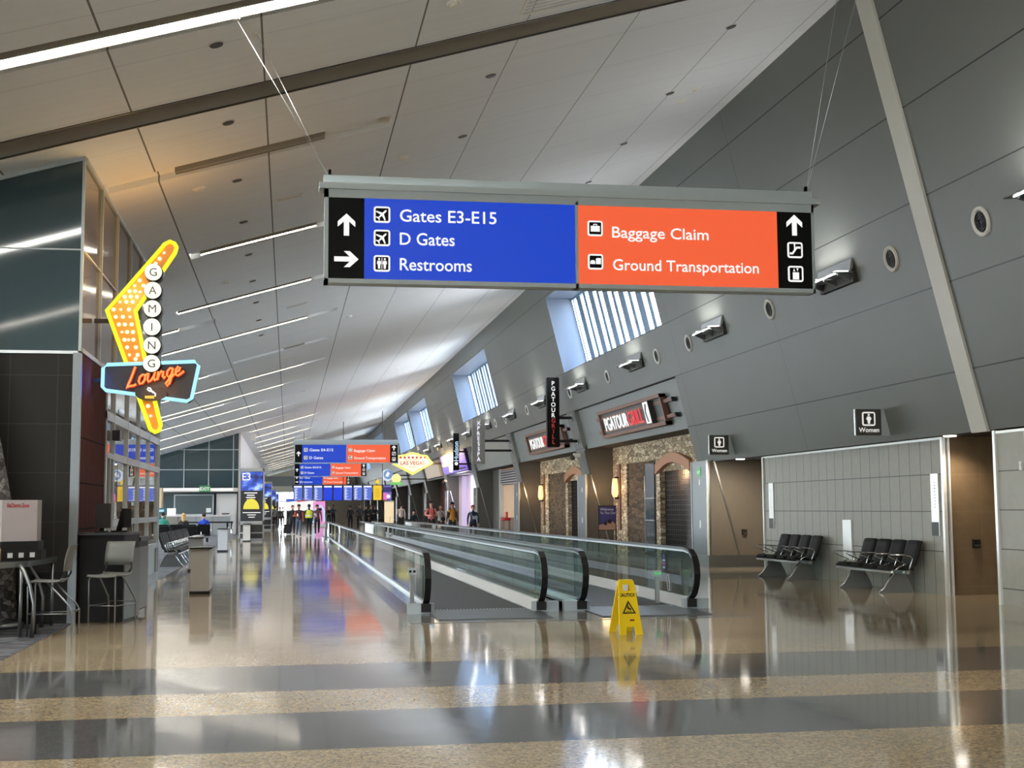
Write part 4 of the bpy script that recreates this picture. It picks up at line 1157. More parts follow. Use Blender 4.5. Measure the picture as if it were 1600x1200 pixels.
def hang_sign(x0, x1, Y, z0, lines, arrows, label, cables=None):
    o = thing('hanging_sign', label, 'sign', (x0, Y, z0), 0, 'hanging direction signs')
    Wd = x1-x0; k = Wd/5.75
    Hh = 1.0
    m = MB()
    m.box(0, 0, 0, Wd, .2, .05).box(0, 0, .965, Wd, .2, 1.06).box(0, 0, 0, .045*k, .2, 1.06).box(Wd-.03*k, 0, 0, Wd, .2, 1.06).box(2.855*k, 0, 0, 2.89*k, .2, 1.0)
    m.box(0, .18, 0, Wd, .2, 1.06)
    m.build('frame', M['alu'], o)
    m = MB(); m.box(-.06*k, -.03, 1.06, Wd+.08*k, .23, 1.13); m.build('cap_rail', M['alu'], o)
    m = MB(); m.box(-.01*k, .03, 1.13, Wd, .2, 1.225); m.build('top_channel', M['alu'], o)
    for nm, a, b, mt in (('arrow_panel', .045, .44, 's_black'), ('blue_panel', .445, 2.853, 's_blue'), ('orange_panel', 2.893, 5.295, 's_orange'), ('symbol_panel', 5.30, 5.72, 's_black')):
        m = MB(); m.box(a*k, .012, .05, b*k, .03, .965); m.build(nm, M[mt], o)
    y = .012
    def lettering(txt, x, z, size, w):
        v, f = text_geo(txt, .01)
        nat = (max(p[0] for p in v)-min(p[0] for p in v))*size
        m = MB(); m.text(txt, (x*k, y-.004, z), size, (1, 0, 0), (0, 0, 1), 'L', bold=.01, sx=w*k/nat); m.build('lettering', M['s_white'], o)
    for (txt, ic, z, w) in lines:
        put_icon(o, ic, .64*k, z, .185, y); lettering(txt, .84, z-.07, .198, w)
    n = len(lines)
    put_icon(o, 'bag', 3.09*k, .7, .18, y); lettering('Baggage Claim', 3.29, .6, .185, 1.16)
    put_icon(o, 'car', 3.09*k, .31, .18, y); lettering('Ground Transportation', 3.295, .22, .185, 1.76)
    for (a, z) in arrows:
        m = MB(); m.prism_xz([(.245*k+u*.27, z+v*.25) for u, v in rot(ARROW_UP, a)], y-.006, y); m.build('arrow', M['s_white'], o)
    m = MB(); m.prism_xz([(5.51*k+u*.27, .81+v*.25) for u, v in ARROW_UP], y-.006, y); m.build('arrow', M['s_white'], o)
    put_icon(o, 'escalator', 5.51*k, .51, .19, y); put_icon(o, 'lift', 5.51*k, .225, .19, y)
    for (xa, xb, yb) in (cables or []):
        ztop = cz(x0+xb) - z0
        m = MB(); m.tube([(xa, .1, 1.2), (xb, yb, ztop)], .003, 5); m.build('cable', M['steel2'], o)
        m = MB(); m.lathe([(.05, ztop-.02), (.05, ztop+.02)], (xb, yb, 0), n=12); m.build('cable_mount', M['white'], o)
        m = MB(); m.box(xa-.015, .08, 1.13, xa+.015, .12, 1.3); m.build('cable_clamp', M['brushed'], o)
    return o
G3 = [('Gates E3-E15', 'plane', .785, 1.1), ('D Gates', 'plane', .52, .62), ('Restrooms', 'restroom', .23, .815)]
G2 = [('Gates E4-E15', 'plane', .7, 1.3), ('D Gates', 'plane', .3, .75)]
hang_sign(.37, 6.12, 14.5, 4.0, G3, [(0, .66), (-PI/2, .27)], 'large blue and orange hanging sign reading Gates E3-E15, nearest to the viewer',
          [(.06, -1.0, .1), (.06, -.79, .7), (5.7, 6.9, .1), (5.7, 6.7, .7)])
hang_sign(.28, 5.6, 68, 3.83, G2, [(0, .5)], 'smaller hanging sign reading Gates E4-E15, just beyond the nearest one', [(.1, .0, .1), (5.2, 5.3, .1)])
hang_sign(.4, 5.74, 98, 3.88, G2, [(0, .5)], 'hanging sign reading Gates E4-E15 seen below the second sign', [(.1, .1, .1), (5.2, 5.2, .1)])
hang_sign(.58, 5.95, 128, 3.82, [('D Gates', 'plane', .7, .75), ('Restrooms', 'restroom', .3, 1.0)], [(0, .7), (-PI/2, .3)], 'farthest hanging sign reading D Gates and Restrooms, half hidden by the screens', [(.1, .1, .1), (5.2, 5.2, .1)])

# ------------------------------------------------------------------ row of hanging screens
def screen(i, x0, kind, label):
    o = thing('flight_display', label, 'screen', (x0, 105, 2.2), 0, 'row of hanging screens')
    w_, h_ = .66, 1.15
    m = MB(); m.box(-.04, 0, -.03, w_+.04, .12, h_+.03); m.build('bezel', M['black'], o)
    face = {'flights': rgb(84, 112, 214), 'blue': rgb(16, 60, 226), 'notice': rgb(250, 206, 40), 'advert': rgb(120, 110, 190)}[kind]
    m = MB(); m.box(0, -.006, 0, w_, .0, h_); m.build('panel', emit('screen %s %d' % (kind, i), face, 1.0), o)
    wm = M['s_white']
    m = MB()
    if kind in ('flights', 'blue'):
        m.box(.02, -.01, h_-.14, w_-.02, -.006, h_-.02)
        if kind == 'flights':
            for r in range(12): m.box(.08, -.01, .06+r*.075, .08+.12+.06*((r*7+i) % 3), -.006, .1+r*.075)
            m.box(.3, -.009, .04, .56, -.007, .06)
        m.build('text_rows', wm, o)
    elif kind == 'notice':
        for r in range(6): m.box(.14, -.01, .2+r*.13, .52, -.006, .23+r*.13)
        m.build('text_rows', M['brownmetal'], o)
        m = MB(); pts = [((.27 if q % 2 == 0 else .12)*math.sin(PI*q/5)+w_/2, h_+.3+(.27 if q % 2 == 0 else .12)*math.cos(PI*q/5)) for q in range(10)]
        m.prism_xz(pts, 0, .06); m.build('star_topper', emit('star yellow', rgb(255, 214, 50)), o)
    else:
        m.box(0, -.01, .0, w_*.5, -.006, .55); m.build('pink_block', emit('advert pink', rgb(238, 110, 190)), o)
        m = MB(); m.prism_xz(circ(.42, .28, .16), -.014, -.01); m.build('disc', wm, o)
        m = MB(); m.box(0, -.01, .62, w_, -.006, h_-.12); m.build('dark_block', emit('advert navy', rgb(50, 46, 110)), o)
kinds = ['flights', 'flights', 'flights', 'blue', 'blue', 'flights', 'flights', 'flights', 'notice', 'advert']
ordw = ['first', 'second', 'third', 'fourth', 'fifth', 'sixth', 'seventh', 'eighth', 'ninth', 'tenth']
for i, kd in enumerate(kinds):
    lab = {'flights': 'flight information screen with blue and white rows, %s from the left of its row' % ordw[i], 'blue': 'plain blue flight screen, %s from the left of its row' % ordw[i],
           'notice': 'yellow notice screen with a star on top in the hanging row', 'advert': 'purple and pink advertising screen at the right end of the hanging row'}[kd]
    screen(i, .43+.78*i, kd, lab)
o = thing('screen_gantry', 'slim dark gantry carrying the row of flight screens', 'gantry', (4, 105.2, 0))
m = MB(); m.box(.3, 105.121, 3.2, 8.3, 105.22, 3.42); m.build('beam', M['darkgrey'], o, True)
for x in (1.2, 4.3, 7.4):
    m = MB(); m.cyl((x, 105.17, 3.42), (x, 105.17, cz(x)-.01), .03, 6); m.build('rod', M['darkgrey'], o, True)

# ------------------------------------------------------------------ neon lounge sign
NY = 19.6; TH = .2
CHEV = [(-1.87, 5.325), (-1.821, 5.392), (-1.747, 5.433), (-1.681, 5.406), (-1.649, 5.349), (-1.668, 5.27), (-2.215, 4.391), (-2.064, 3.657), (-1.829, 2.722), (-1.853, 2.65), (-1.909, 2.627), (-1.972, 2.665), (-2.618, 4.397)]
DISC = [(-1.951, 4.93), (-1.954, 4.664), (-1.954, 4.396), (-1.956, 4.131), (-1.952, 3.865), (-1.952, 3.602)]
BOARD = [(-2.581, 3.587), (-1.353, 3.647), (-1.297, 3.588), (-1.39, 3.109), (-1.457, 3.068), (-2.586, 3.216), (-2.636, 3.266), (-2.634, 3.535)]
BULB = [(-1.827, 5.266), (-1.89, 5.175), (-1.947, 5.1), (-2.167, 4.847), (-2.235, 4.768), (-2.11, 4.77), (-2.308, 4.685), (-2.228, 4.687), (-2.158, 4.678), (-2.373, 4.601), (-2.289, 4.603), (-2.202, 4.604), (-2.438, 4.524), (-2.349, 4.526), (-2.26, 4.528), (-2.525, 4.411), (-2.426, 4.413), (-2.312, 4.415), (-2.493, 4.304), (-2.394, 4.305), (-2.293, 4.307), (-2.446, 4.193), (-2.362, 4.195), (-2.268, 4.196), (-2.4, 4.083), (-2.328, 4.084), (-2.246, 4.085), (-2.363, 3.97), (-2.306, 3.971), (-2.239, 3.972), (-2.323, 3.86), (-2.202, 3.861), (-2.289, 3.75), (-2.175, 3.751), (-2.203, 3.69), (-2.015, 3.007), (-1.975, 2.862)]
o = thing('neon_sign', 'tall neon sign with a yellow boomerang arrow reading GAMING Lounge', 'neon sign', (-2.1, NY, 2.6))
m = MB(); m.prism_xz(CHEV, NY, NY+TH); m.build('arrow_body', plain('orange enamel', rgb(226, 142, 44), .4), o, True)
m = MB(); m.tube([(x, NY-.025, z) for x, z in CHEV], .03, 8, closed=True); m.build('arrow_neon', emit('yellow neon', rgb(240, 240, 24), 1.5), o, True)
M['bulb'] = emit('warm bulb', (1, .82, .42, 1), 4.0)
for i, (x, z) in enumerate(BULB):
    m = MB(); m.ball((x, NY-.015, z), .026 if i % 4 else .018, 8, 5); m.build('bulb', M['bulb'], o, True)
m = MB(); m.prism_xz(BOARD, NY-.14, NY+TH+.04); m.build('name_board', plain('dark enamel board', rgb(44, 44, 46), .4), o, True)
m = MB(); m.tube([(x, NY-.165, z) for x, z in BOARD], .026, 8, closed=True); m.build('board_neon', emit('ice blue neon', rgb(150, 222, 255), 1.5), o, True)
for ch, (x, z) in zip('GAMING', DISC):
    m = MB(); m.mat(1).lathe([(.128, NY-.26), (.135, NY+.0)], (x, 0, z), 'Y', 24); m.mat(0).lathe([(.02, NY-.275), (.122, NY-.272), (.122, NY-.258)], (x, 0, z), 'Y', 24)
    d = m.build('letter_disc', [emit('lit disc', rgb(255, 255, 236), 1.1), M['black']], o, True)
    d.parent = o
    m = MB(); m.text(ch, (x, NY-.279, z), .165, (1, 0, 0), (0, 0, 1), 'C', valign='M'); l_ = m.build('letter', M['black'], o, True); l_.parent = d
u0 = Vector((-2.30, NY-.2, 3.25)); ub = Vector((.816, 0, .2)).normalized(); uv = Vector((.12, 0, 1))
def lg(pts, sc=.146): return [tuple(u0 + ub*(p[0]*sc) + uv*(p[1]*sc)) for p in pts]
STROKES = [[(.62, 1.95), (.5, 1.5), (.3, .7), (.12, .2), (-.02, .02), (.3, .1), (.75, .05), (.95, .16)],
           [(1.5, 1), (1.22, .8), (1.15, .4), (1.3, .1), (1.55, .1), (1.75, .4), (1.72, .8), (1.5, 1), (1.75, .85), (2.0, .95)],
           [(2.05, 1), (2.0, .4), (2.15, .08), (2.4, .2), (2.62, .6), (2.68, 1), (2.62, .4), (2.75, .1), (2.95, .25)],
           [(3.0, .95), (3.02, .05), (3.1, .6), (3.35, .95), (3.52, .85), (3.5, .3), (3.62, .08), (3.8, .25)],
           [(4.4, .9), (4.15, 1), (3.92, .75), (3.92, .3), (4.1, .08), (4.35, .3), (4.45, .95), (4.4, 0), (4.3, -.55), (4.05, -.75), (3.9, -.5), (4.2, -.1), (4.7, .3)],
           [(4.72, .45), (5.1, .55), (5.15, .85), (4.95, 1), (4.75, .7), (4.8, .2), (5.05, .05), (5.35, .2), (5.6, .4)]]
m = MB()
for s_ in STROKES: m.tube(lg(s_), .027, 8)
m.build('script_backing', emit('red neon halo', rgb(226, 40, 20), .8), o, True)
m = MB()
for s_ in STROKES: m.tube([(p[0], p[1]-.03, p[2]) for p in lg(s_)], .014, 8)
m.build('script_neon', emit('orange neon script', rgb(255, 150, 70), 1.4), o, True)
m = MB()
pts = [(-1.956+.225*math.cos(2*PI*k/20), 3.17+.1*math.sin(2*PI*k/20)) for k in range(20)]
m.prism_xz(pts, NY-.2, NY-.1); m.build('oval_badge', M['black'], o, True)
m = MB(); m.tube([(-2.04, NY-.21, 3.12), (-1.91, NY-.21, 3.12)], .02, 8); m.build('amber_tube', emit('amber neon', rgb(255, 200, 60), 1.2), o, True)
m = MB(); m.tube([(-1.9, NY-.21, 3.13), (-1.895, NY-.21, 3.17), (-1.93, NY-.21, 3.2), (-1.98, NY-.21, 3.21), (-2.01, NY-.21, 3.235), (-2.0, NY-.21, 3.255), (-1.97, NY-.21, 3.25), (-1.95, NY-.21, 3.21), (-1.92, NY-.21, 3.18)], .014, 6)
m.build('white_loop', M['s_white'], o, True)
m = MB(); m.box(XL, NY+.04, 4.22, -2.55, NY+.1, 4.28).box(XL, NY+.04, 3.35, -2.62, NY+.1, 3.41); m.build('mounting_arm', M['black'], o, True)
for (loc, e_, c_) in (((-2.3, NY-.7, 4.7), 9, (1, .62, .2)), ((-2.0, NY+.9, 5.25), 13, (1, .5, .15)), ((-2.72, NY-.3, 3.35), 3, (.15, .25, 1)), ((-1.9, NY-.6, 3.2), 3, (1, .45, .2))):
    l = bpy.data.lights.new('neon_glow', 'POINT'); l.energy = e_; l.color = c_; l.shadow_soft_size = .25
    lo = bpy.data.objects.new('neon_glow', l); COL.objects.link(lo); lo.location = loc

# ------------------------------------------------------------------ shop signs on the grey wall
FX = lambda z: wx(z)+REC
def wall_grill_sign(loc_y, label):
    o = thing('shop_sign', label, 'sign', (FX(4.2), loc_y, 4.2), 0, 'wall mounted grill signs')
    fn = lambda u, v, h: (FX(v)-h, u, v)
    y0, y1, z0, z1 = loc_y-3.7, loc_y+3.7, 3.76, 4.62
    m = MB(); m.prism([(y0+.1, z0+.06), (y1-.1, z0+.06), (y1-.1, z1-.06), (y0+.1, z1-.06)], fn, .04, .12); m.build('board', plain('slate sign board', rgb(72, 74, 74), .5), o, True)
    m = MB()
    for a, b in ((z0, z0+.1), (z1-.1, z1)): m.prism([(y0, a), (y1, a), (y1, b), (y0, b)], fn, .03, .22)
    for a, b in ((y0, y0+.12), (y1-.12, y1)): m.prism([(a, z0), (b, z0), (b, z1), (a, z1)], fn, .03, .2)
    m.build('frame', M['brownmetal'], o, True)
    m = MB()
    for z in (3.98, 4.4): m.prism([(y0-.75, z-.045), (y1+.6, z-.045), (y1+.6, z+.045), (y0-.75, z+.045)], fn, .05, .13)
    m.build('cross_rod', M['brownmetal'], o, True)
    m = MB()
    for z in (3.98, 4.4):
        for yy in (y0-.75,): m.prism([(yy-.12, z-.06), (yy, z-.06), (yy, z+.06), (yy-.12, z+.06)], fn, .03, .15)
    m.build('rod_end', M['black'], o, True)
    U = Vector(UPW).normalized()
    def letters(txt, ya, yb, mt, nm):
        v, f = text_geo(txt, .0); size = .62
        nat = (max(p[0] for p in v)-min(p[0] for p in v))*size
        m = MB(); m.text(txt, (FX(3.98)-.125, ya, 3.98), size, (0, -1, 0), U, 'L', sx=(ya-yb)/nat, depth=.025); m.build(nm, mt, o, True)
    letters('PGATOUR', y1-.45, y1-3.3, M['s_white'], 'white_lettering')
    letters('GRILL', y1-3.42, y1-5.1, emit('red letters', rgb(226, 62, 66)), 'red_lettering')
    m = MB(); m.prism([(y1-6.35, 3.86), (y1-5.8, 3.86), (y1-5.8, 4.5), (y1-6.35, 4.5)], fn, .12, .28); m.mat(1).prism([(y1-6.32, 3.88), (y1-5.83, 3.88), (y1-5.83, 4.48), (y1-6.32, 4.48)], fn, .28, .29)
    m.mat(2).prism([(y1-6.12, 3.92), (y1-6.02, 3.92), (y1-5.92, 4.2), (y1-6.07, 4.44), (y1-6.17, 4.4), (y1-6.02, 4.2)], fn, .29, .3)
    m.build('emblem', [M['darkgrey'], M['s_white'], M['darkgrey']], o, True)
wall_grill_sign(38.6, 'wall sign with white and red PGATOUR GRILL letters, nearer and larger of two')
wall_grill_sign(52.1, 'wall sign with PGATOUR GRILL letters, farther one behind the black blade sign')

def blade(label, x0, x1, y, z0, z1, body, arms, parts):
    o = thing('blade_sign', label, 'sign', ((x0+x1)/2, y, z0), 0)
    m = MB(); m.rbox(x0, y, z0, x1, y+.22, z1, .02, 2); m.build('body', body, o, True)
    for z in arms:
        m = MB(); m.box(x1-.02, y+.06, z-.05, wx(z)+.1, y+.16, z+.05); m.build('mounting_arm', M['black'], o, True)
        m = MB(); m.box(wx(z)-.03, y+.02, z-.1, wx(z)+.08, y+.2, z+.1); m.build('wall_bracket', M['brushed'], o, True)
    for fn_ in parts: fn_(o)
    return o
def stacked(txts, xc, y, ztop, step, size, sx=1.0):
    def f_(o):
        z = ztop
        for txt, mt, nm in txts:
            m = MB()
            for ch in txt:
                m.text(ch, (xc, y-.006, z-size*.72), size, (1, 0, 0), (0, 0, 1), 'C', bold=.02, sx=sx); z -= step
            m.build(nm, mt, o, True)
    return f_
blade('black vertical blade sign reading PGATOUR GRILL between the two wall signs', 9.15, 9.6, 46.15, 3.66, 6.17, M['blackgloss'], (4.72, 3.88),
      [stacked([('PGATOUR', M['s_white'], 'white_lettering'), ('GRILL', emit('red blade letters', rgb(170, 48, 44)), 'red_lettering')], 9.375, 46.15, 6.04, .192, .215)])
blade('light grey vertical blade sign reading XPRESSPA', 8.36, 8.95, 60.0, 3.54, 5.62, plain('pale grey sign body', rgb(150, 152, 150), .4), (4.6, 4.15),
      [stacked([('XPRESSPA', emit('violet white letters', rgb(244, 240, 255)), 'lettering')], 8.655, 60.0, 5.52, .24, .26)])
def inm(o):
    m = MB(); m.text('Hudson', (9.49, 73.89, 4.16), .36, (0, 0, 1), (-1, 0, 0), 'L', bold=.02); m.build('lettering', emit('pale blue letters', rgb(190, 226, 255)), o, True)
    m = MB(); m.prism_xz(circ(9.38, 4.02, .1), 73.885, 73.9); m.build('emblem', M['s_white'], o, True)
blade('narrow black blade sign with a word in pale blue turned sideways', 9.22, 9.54, 73.9, 3.64, 5.74, M['blackgloss'], (4.7, 4.0), [inm])
# purple advertising panel
o = thing('advert_panel', 'bright purple and cream advertising panel on the wall behind the narrow black blade', 'billboard', (FX(4.3), 80.7, 4.3))
fn = lambda u, v, h: (FX(v)-h, u, v)
y0, y1, z0, z1 = 74.7, 86.7, 3.66, 4.92
m = MB(); m.prism([(y0, z0), (y1, z0), (y1, z1), (y0, z1)], fn, .1, .3); m.build('frame', plain('deep violet frame', rgb(46, 30, 90), .4), o, True)
def pa(pts, mt, nm, h): 
    m = MB(); m.prism([(y1-(y1-y0)*u, z0+(z1-z0)*v) for u, v in pts], fn, .3, h); m.build(nm, mt, o, True)
pa([(.02, .05), (.98, .05), (.98, .95), (.02, .95)], emit('violet print', rgb(134, 98, 226)), 'violet_ground', .31)
pa([(.02, .5), (.3, .45), (.62, .7), (.98, .8), (.98, .95), (.02, .95)], emit('pink print', rgb(226, 176, 220)), 'pink_area', .32)
pa([(.02, .42), (.34, .4), (.56, .6), (.66, .72), (.3, .62), (.02, .54)], emit('cream print', rgb(250, 222, 190)), 'cream_band', .33)
pa([(.28, .1), (.4, .06), (.5, .45), (.42, .6), (.33, .5)], M['s_white'], 'white_figure', .34)
pa([(.56, .08), (.92, .12), (.92, .2), (.58, .2)], plain('navy print', rgb(24, 16, 60), .4), 'dark_bar', .34)

# city welcome sign
o = thing('welcome_sign', 'glowing cream and yellow diamond shaped sign reading LAS VEGAS', 'sign', (8.1, 86.7, 4.4))
SH = [(-1.36, 0), (0, -.72), (1.36, .06), (1.12, .26), (.95, .52), (.55, .56), (.28, .66), (0, .72), (-.28, .66), (-.55, .56), (-.95, .52), (-1.12, .24)]
pts = [(8.1+u, 4.46+v) for u, v in SH]
m = MB(); m.prism_xz([(8.1+u*1.0, 4.46+v*1.0) for u, v in SH], 86.7, 86.95); m.build('border', emit('yellow sign border', rgb(255, 226, 100), 1.1), o, True)
m = MB(); m.prism_xz([(8.1+u*.86, 4.48+v*.84) for u, v in SH], 86.68, 86.7); m.build('face', emit('cream sign face', rgb(255, 246, 222), 1.05), o, True)
m = MB(); m.tube([(x, 86.68, z) for x, z in pts], .045, 6, closed=True); m.build('border_bulb_tube', emit('border tube', rgb(255, 240, 120), 1.4), o, True)
M['redsign'] = emit('red sign paint', rgb(206, 60, 44))
m = MB(); m.text('LAS VEGAS', (8.1, 86.67, 4.38), .34, (1, 0, 0), (0, 0, 1), 'C', bold=.015); m.build('lettering', M['redsign'], o, True)
m = MB(); m.text('Welcome to Fabulous', (8.1, 86.67, 4.67), .13, (1, 0, 0), (0, 0, 1), 'C'); m.text('NEVADA', (8.1, 86.67, 4.2), .12, (1, 0, 0), (0, 0, 1), 'C'); m.build('small_lettering', plain('faint brown print', rgb(170, 130, 110), .5), o, True)
for i in range(7):
    m = MB(); m.prism_xz(circ(7.3+.267*i, 4.86, .075, 12), 86.665, 86.68); m.build('red_dot', M['redsign'], o, True)
m = MB(); m.box(9.2, 86.8, 4.4, 10.3, 86.9, 4.55); m.build('mounting_arm', M['black'], o, True)
l = bpy.data.lights.new('welcome_glow', 'POINT'); l.energy = 60; l.color = (1, .72, .35); l.shadow_soft_size = .4
lo = bpy.data.objects.new('welcome_glow', l); COL.objects.link(lo); lo.location = (9.2, 85.9, 4.5)
# lit fascia board below it
o = thing('fascia_board', 'beige lit shop board below the LAS VEGAS sign', 'sign', (FX(3.9), 94, 3.7))
m = MB(); m.prism([(89.5, 3.7), (98.5, 3.7), (98.5, 4.75), (89.5, 4.75)], fn, .05, .2); m.build('board', emit('beige lightbox', rgb(176, 156, 128), .8), o, True)
m = MB(); m.prism([(89.3, 3.64), (98.7, 3.64), (98.7, 3.7), (89.3, 3.7)], fn, .05, .25); m.build('frame', M['darkgrey'], o, True)
# round yellow shop sign and blue globe sign
o = thing('blade_sign', 'round pale yellow shop sign over a green ribbon', 'sign', (8.1, 100, 3.7))
m = MB(); m.lathe([(.36, 100), (.36, 100.15)], (8.1, 0, 3.78), 'Y', 24); m.build('disc', emit('pale yellow lightbox', rgb(255, 246, 160)), o, True)
m = MB(); m.prism_xz([(7.6, 3.3), (8.6, 3.3), (8.55, 3.4), (8.6, 3.5), (7.6, 3.5), (7.65, 3.4)], 99.95, 100.1); m.build('ribbon', emit('green lightbox', rgb(120, 200, 110)), o, True)
m = MB(); m.box(8.4, 100.05, 3.7, 10.5, 100.12, 3.78); m.build('mounting_arm', M['black'], o, True)
o = thing('blade_sign', 'round blue and white globe shaped shop sign left of the yellow one', 'sign', (8.36, 113, 4.3))
m = MB(); m.lathe([(.5, 113), (.5, 113.2)], (8.36, 0, 4.37), 'Y', 24); m.build('disc', emit('globe white', rgb(216, 228, 244)), o, True)
m = MB(); m.prism_xz(circ(8.45, 4.42, .4, 20), 112.97, 113.0); m.build('globe', emit('globe blue', rgb(122, 150, 196)), o, True)
m = MB(); m.prism_xz([(8.2, 4.3), (8.4, 4.2), (8.6, 4.5), (8.4, 4.7)], 112.95, 112.97); m.build('land', M['s_white'], o, True)
m = MB(); m.box(8.8, 113.05, 4.3, 10.3, 113.15, 4.4); m.build('mounting_arm', M['black'], o, True)

# women's room signs projecting from the wall
M['s_restroom'] = emit('brightened restroom lettering', rgb(250, 248, 240), .8)  # white lettering given emission so it reads brighter
def women(label, x0, y, z0=2.738, w_=.475, h_=.468):
    o = thing('restroom_sign', label, 'sign', (x0, y, z0), 0, 'restroom signs')
    m = MB(); m.box(0, 0, 0, w_, .03, h_); m.build('plate', plain('charcoal sign plate', rgb(78, 76, 72), .45), o)
    m = MB(); m.box(-.02, -.005, 0, 0, .05, h_); m.build('edge_strip', M['steel2'], o)
    put_icon(o, 'woman', w_*.5, h_*.63, .25, 0, M['s_restroom'], plain('icon ground', rgb(66, 64, 60), .5))
    m = MB(); m.text('Women', (w_*.5, -.004, .06), .115, (1, 0, 0), (0, 0, 1), 'C', bold=.015); m.build('lettering', M['s_restroom'], o)
    xb = wx(z0)-x0; xt = wx(z0+h_)-x0
    m = MB(); m.prism_xz([(w_, 0), (xb+.01, 0), (xt+.01, h_), (w_, h_)], 0.0, .06); m.build('mounting_wedge', M['alu'], o)
women('projecting sign reading Women on the grey wall, nearer one above the right bench', 9.93, 21.9)
women('projecting sign reading Women, farther one above the metal column', 9.95, 30.2)

# cameras on the wall
for (x, y, z, lab) in ((10.2, 46.4, 3.35, 'white security camera on the pier under the black blade sign'), (10.3, 87.2, 3.3, 'white security camera on the far pier below the LAS VEGAS sign')):
    o = thing('security_camera', lab, 'camera', (x, y, z), 0, 'security cameras on the piers')
    m = MB(); m.box(-.05, -.06, -.05, .25, .06, .1); m.build('mount', M['white'], o)
    m = MB(); m.ball((-.1, -.02, -.06), .1, 10, 6); m.build('dome', M['darkgrey'], o)
o = thing('security_camera', 'white camera hanging under the ceiling beside the teal wall corner', 'camera', (-2.3, 88, cz(-2.3)))
m = MB(); m.box(-.15, -.15, -.5, .15, .15, -.1); m.build('housing', M['white'], o)
m = MB(); m.cyl((0, 0, -.1), (0, 0, .05), .03, 6); m.build('mount', M['white'], o)

# ------------------------------------------------------------------ tall gate screens
def totem(label, y, x0=-2.32, x1=-1.14):
    o = thing('gate_screen', label, 'screen', ((x0+x1)/2, y, 0), 0, 'tall gate screens')
    h = (x1-x0)/2; d = .35; zt_ = 3.5
    m = MB()
    for s in (-1, 1): m.box(s*h-.06 if s > 0 else -h, 0, 0, h if s > 0 else -h+.06, d, zt_)
    m.box(-h, 0, zt_-.16, h, d, zt_).box(-h, 0, .78, h, d, .95).box(-h, 0, .0, h, d, .12).box(-h, 0, .36, h, d, .42)
    m.build('frame', M['steel2'], o)
    m = MB(); m.box(-h+.06, .05, .12, h-.06, d-.05, .78); m.build('base_panel', M['darkgrey'], o)
    m = MB(); m.box(-h+.06, .02, .95, h-.06, .1, zt_-.16); m.build('screen', emit('screen dark face', rgb(24, 24, 30)), o)
    w2 = h-.08
    m = MB(); m.box(-w2, .012, 2.42, w2, .02, zt_-.18); m.build('blue_picture', SCREEN_BLUE, o)
    m = MB(); m.text('E3', (-w2+.05, .006, 2.92), .5, (1, 0, 0), (0, 0, 1), 'L', bold=.012, sx=.9); m.build('gate_number', M['s_white'], o)
    m = MB()
    for i, ww in enumerate((.62, .36, .44, .36)): m.box(-ww/2-.05, .008, 2.28-.11*i, ww/2-.05, .014, 2.33-.11*i)
    for i, ww in enumerate((.85, .4, .3)): m.box(-ww/2, .008, 1.34-.11*i, ww/2, .014, 1.38-.11*i)
    m.build('text_rows', M['s_white'], o)
    m = MB(); m.prism_xz([(.38*math.cos(PI*k/16)-.02, 1.53+.5*math.sin(PI*k/16)) for k in range(17)], .006, .014); m.build('yellow_dome', emit('yellow screen dome', rgb(240, 226, 70)), o)
SCREEN_BLUE = None
mm, nt_, b_ = new_mat('screen starburst picture')
tc = N(nt_, 'ShaderNodeTexCoord'); gr = N(nt_, 'ShaderNodeTexNoise'); gr.inputs['Scale'].default_value = 2.2; gr.inputs['Detail'].default_value = 3
nt_.links.new(tc.outputs['Generated'], gr.inputs['Vector'])
rp = N(nt_, 'ShaderNodeValToRGB'); rp.color_ramp.elements[0].position = .36; rp.color_ramp.elements[0].color = rgb(18, 26, 96); rp.color_ramp.elements[1].position = .68; rp.color_ramp.elements[1].color = rgb(196, 226, 255)
e = rp.color_ramp.elements.new(.52); e.color = rgb(60, 100, 230)
nt_.links.new(gr.outputs['Fac'], rp.inputs[0]); nt_.links.new(rp.outputs[0], b_.inputs['Emission Color']); b_.inputs['Emission Strength'].default_value = 2**(-EXP); setin(b_, 'Base Color', (.02, .02, .02, 1))
SCREEN_BLUE = mm
for y, lab in ((64.8, 'tall lit gate screen headed E3 with a yellow dome, nearest of its row'), (96, 'tall gate screen right behind the nearest E3 screen'), (130, 'tall gate screen, third in the receding row'), (166, 'tall gate screen, farthest of the receding row')):
    totem(lab, y)

# ------------------------------------------------------------------ far end of the hall
m = MB()
for i in range(4): m.box(-3+i*1.6-.06, YEND-.2, 0, -3+i*1.6+.06, YEND, 4.0)
m.box(-3, YEND-.2, 2.6, 1.8, YEND, 2.8)
o = struct(m.build('window_22', M['alu']))
MB().box(-3, YEND-.1, 0, 1.8, YEND-.08, 4.0).build('pane', M['windowglass'], o)
m = MB(); m.quad((1.8, YEND, 0), (13, YEND, 0), (13, YEND, 4.0), (1.8, YEND, 4.0)); m.quad((-3.2, YEND, 4.0), (13, YEND, 4.0), (13, YEND, 10.5), (-3.2, YEND, 10.5))
struct(m.build('wall_end', plain('taupe end wall', rgb(206, 196, 184), .6)))
m = MB(); m.box(-3, 150, 4.1, 1.6, 151, 5.2); struct(m.build('trim_120', plain('grey beam', rgb(120, 126, 128), .5)))
o = thing('kiosk', 'white lit kiosk with a red and blue banner far down the hall', 'kiosk', (1.4, 150, 0))
m = MB(); m.box(-.2, 150, 0, 3.0, 151.5, 2.3); m.build('body', M['darkgrey'], o, True)
m = MB(); m.box(-.3, 149.9, 1.35, 3.1, 151.6, 2.7); m.build('canopy', emit('kiosk lightbox', rgb(250, 246, 244), 1.0), o, True)
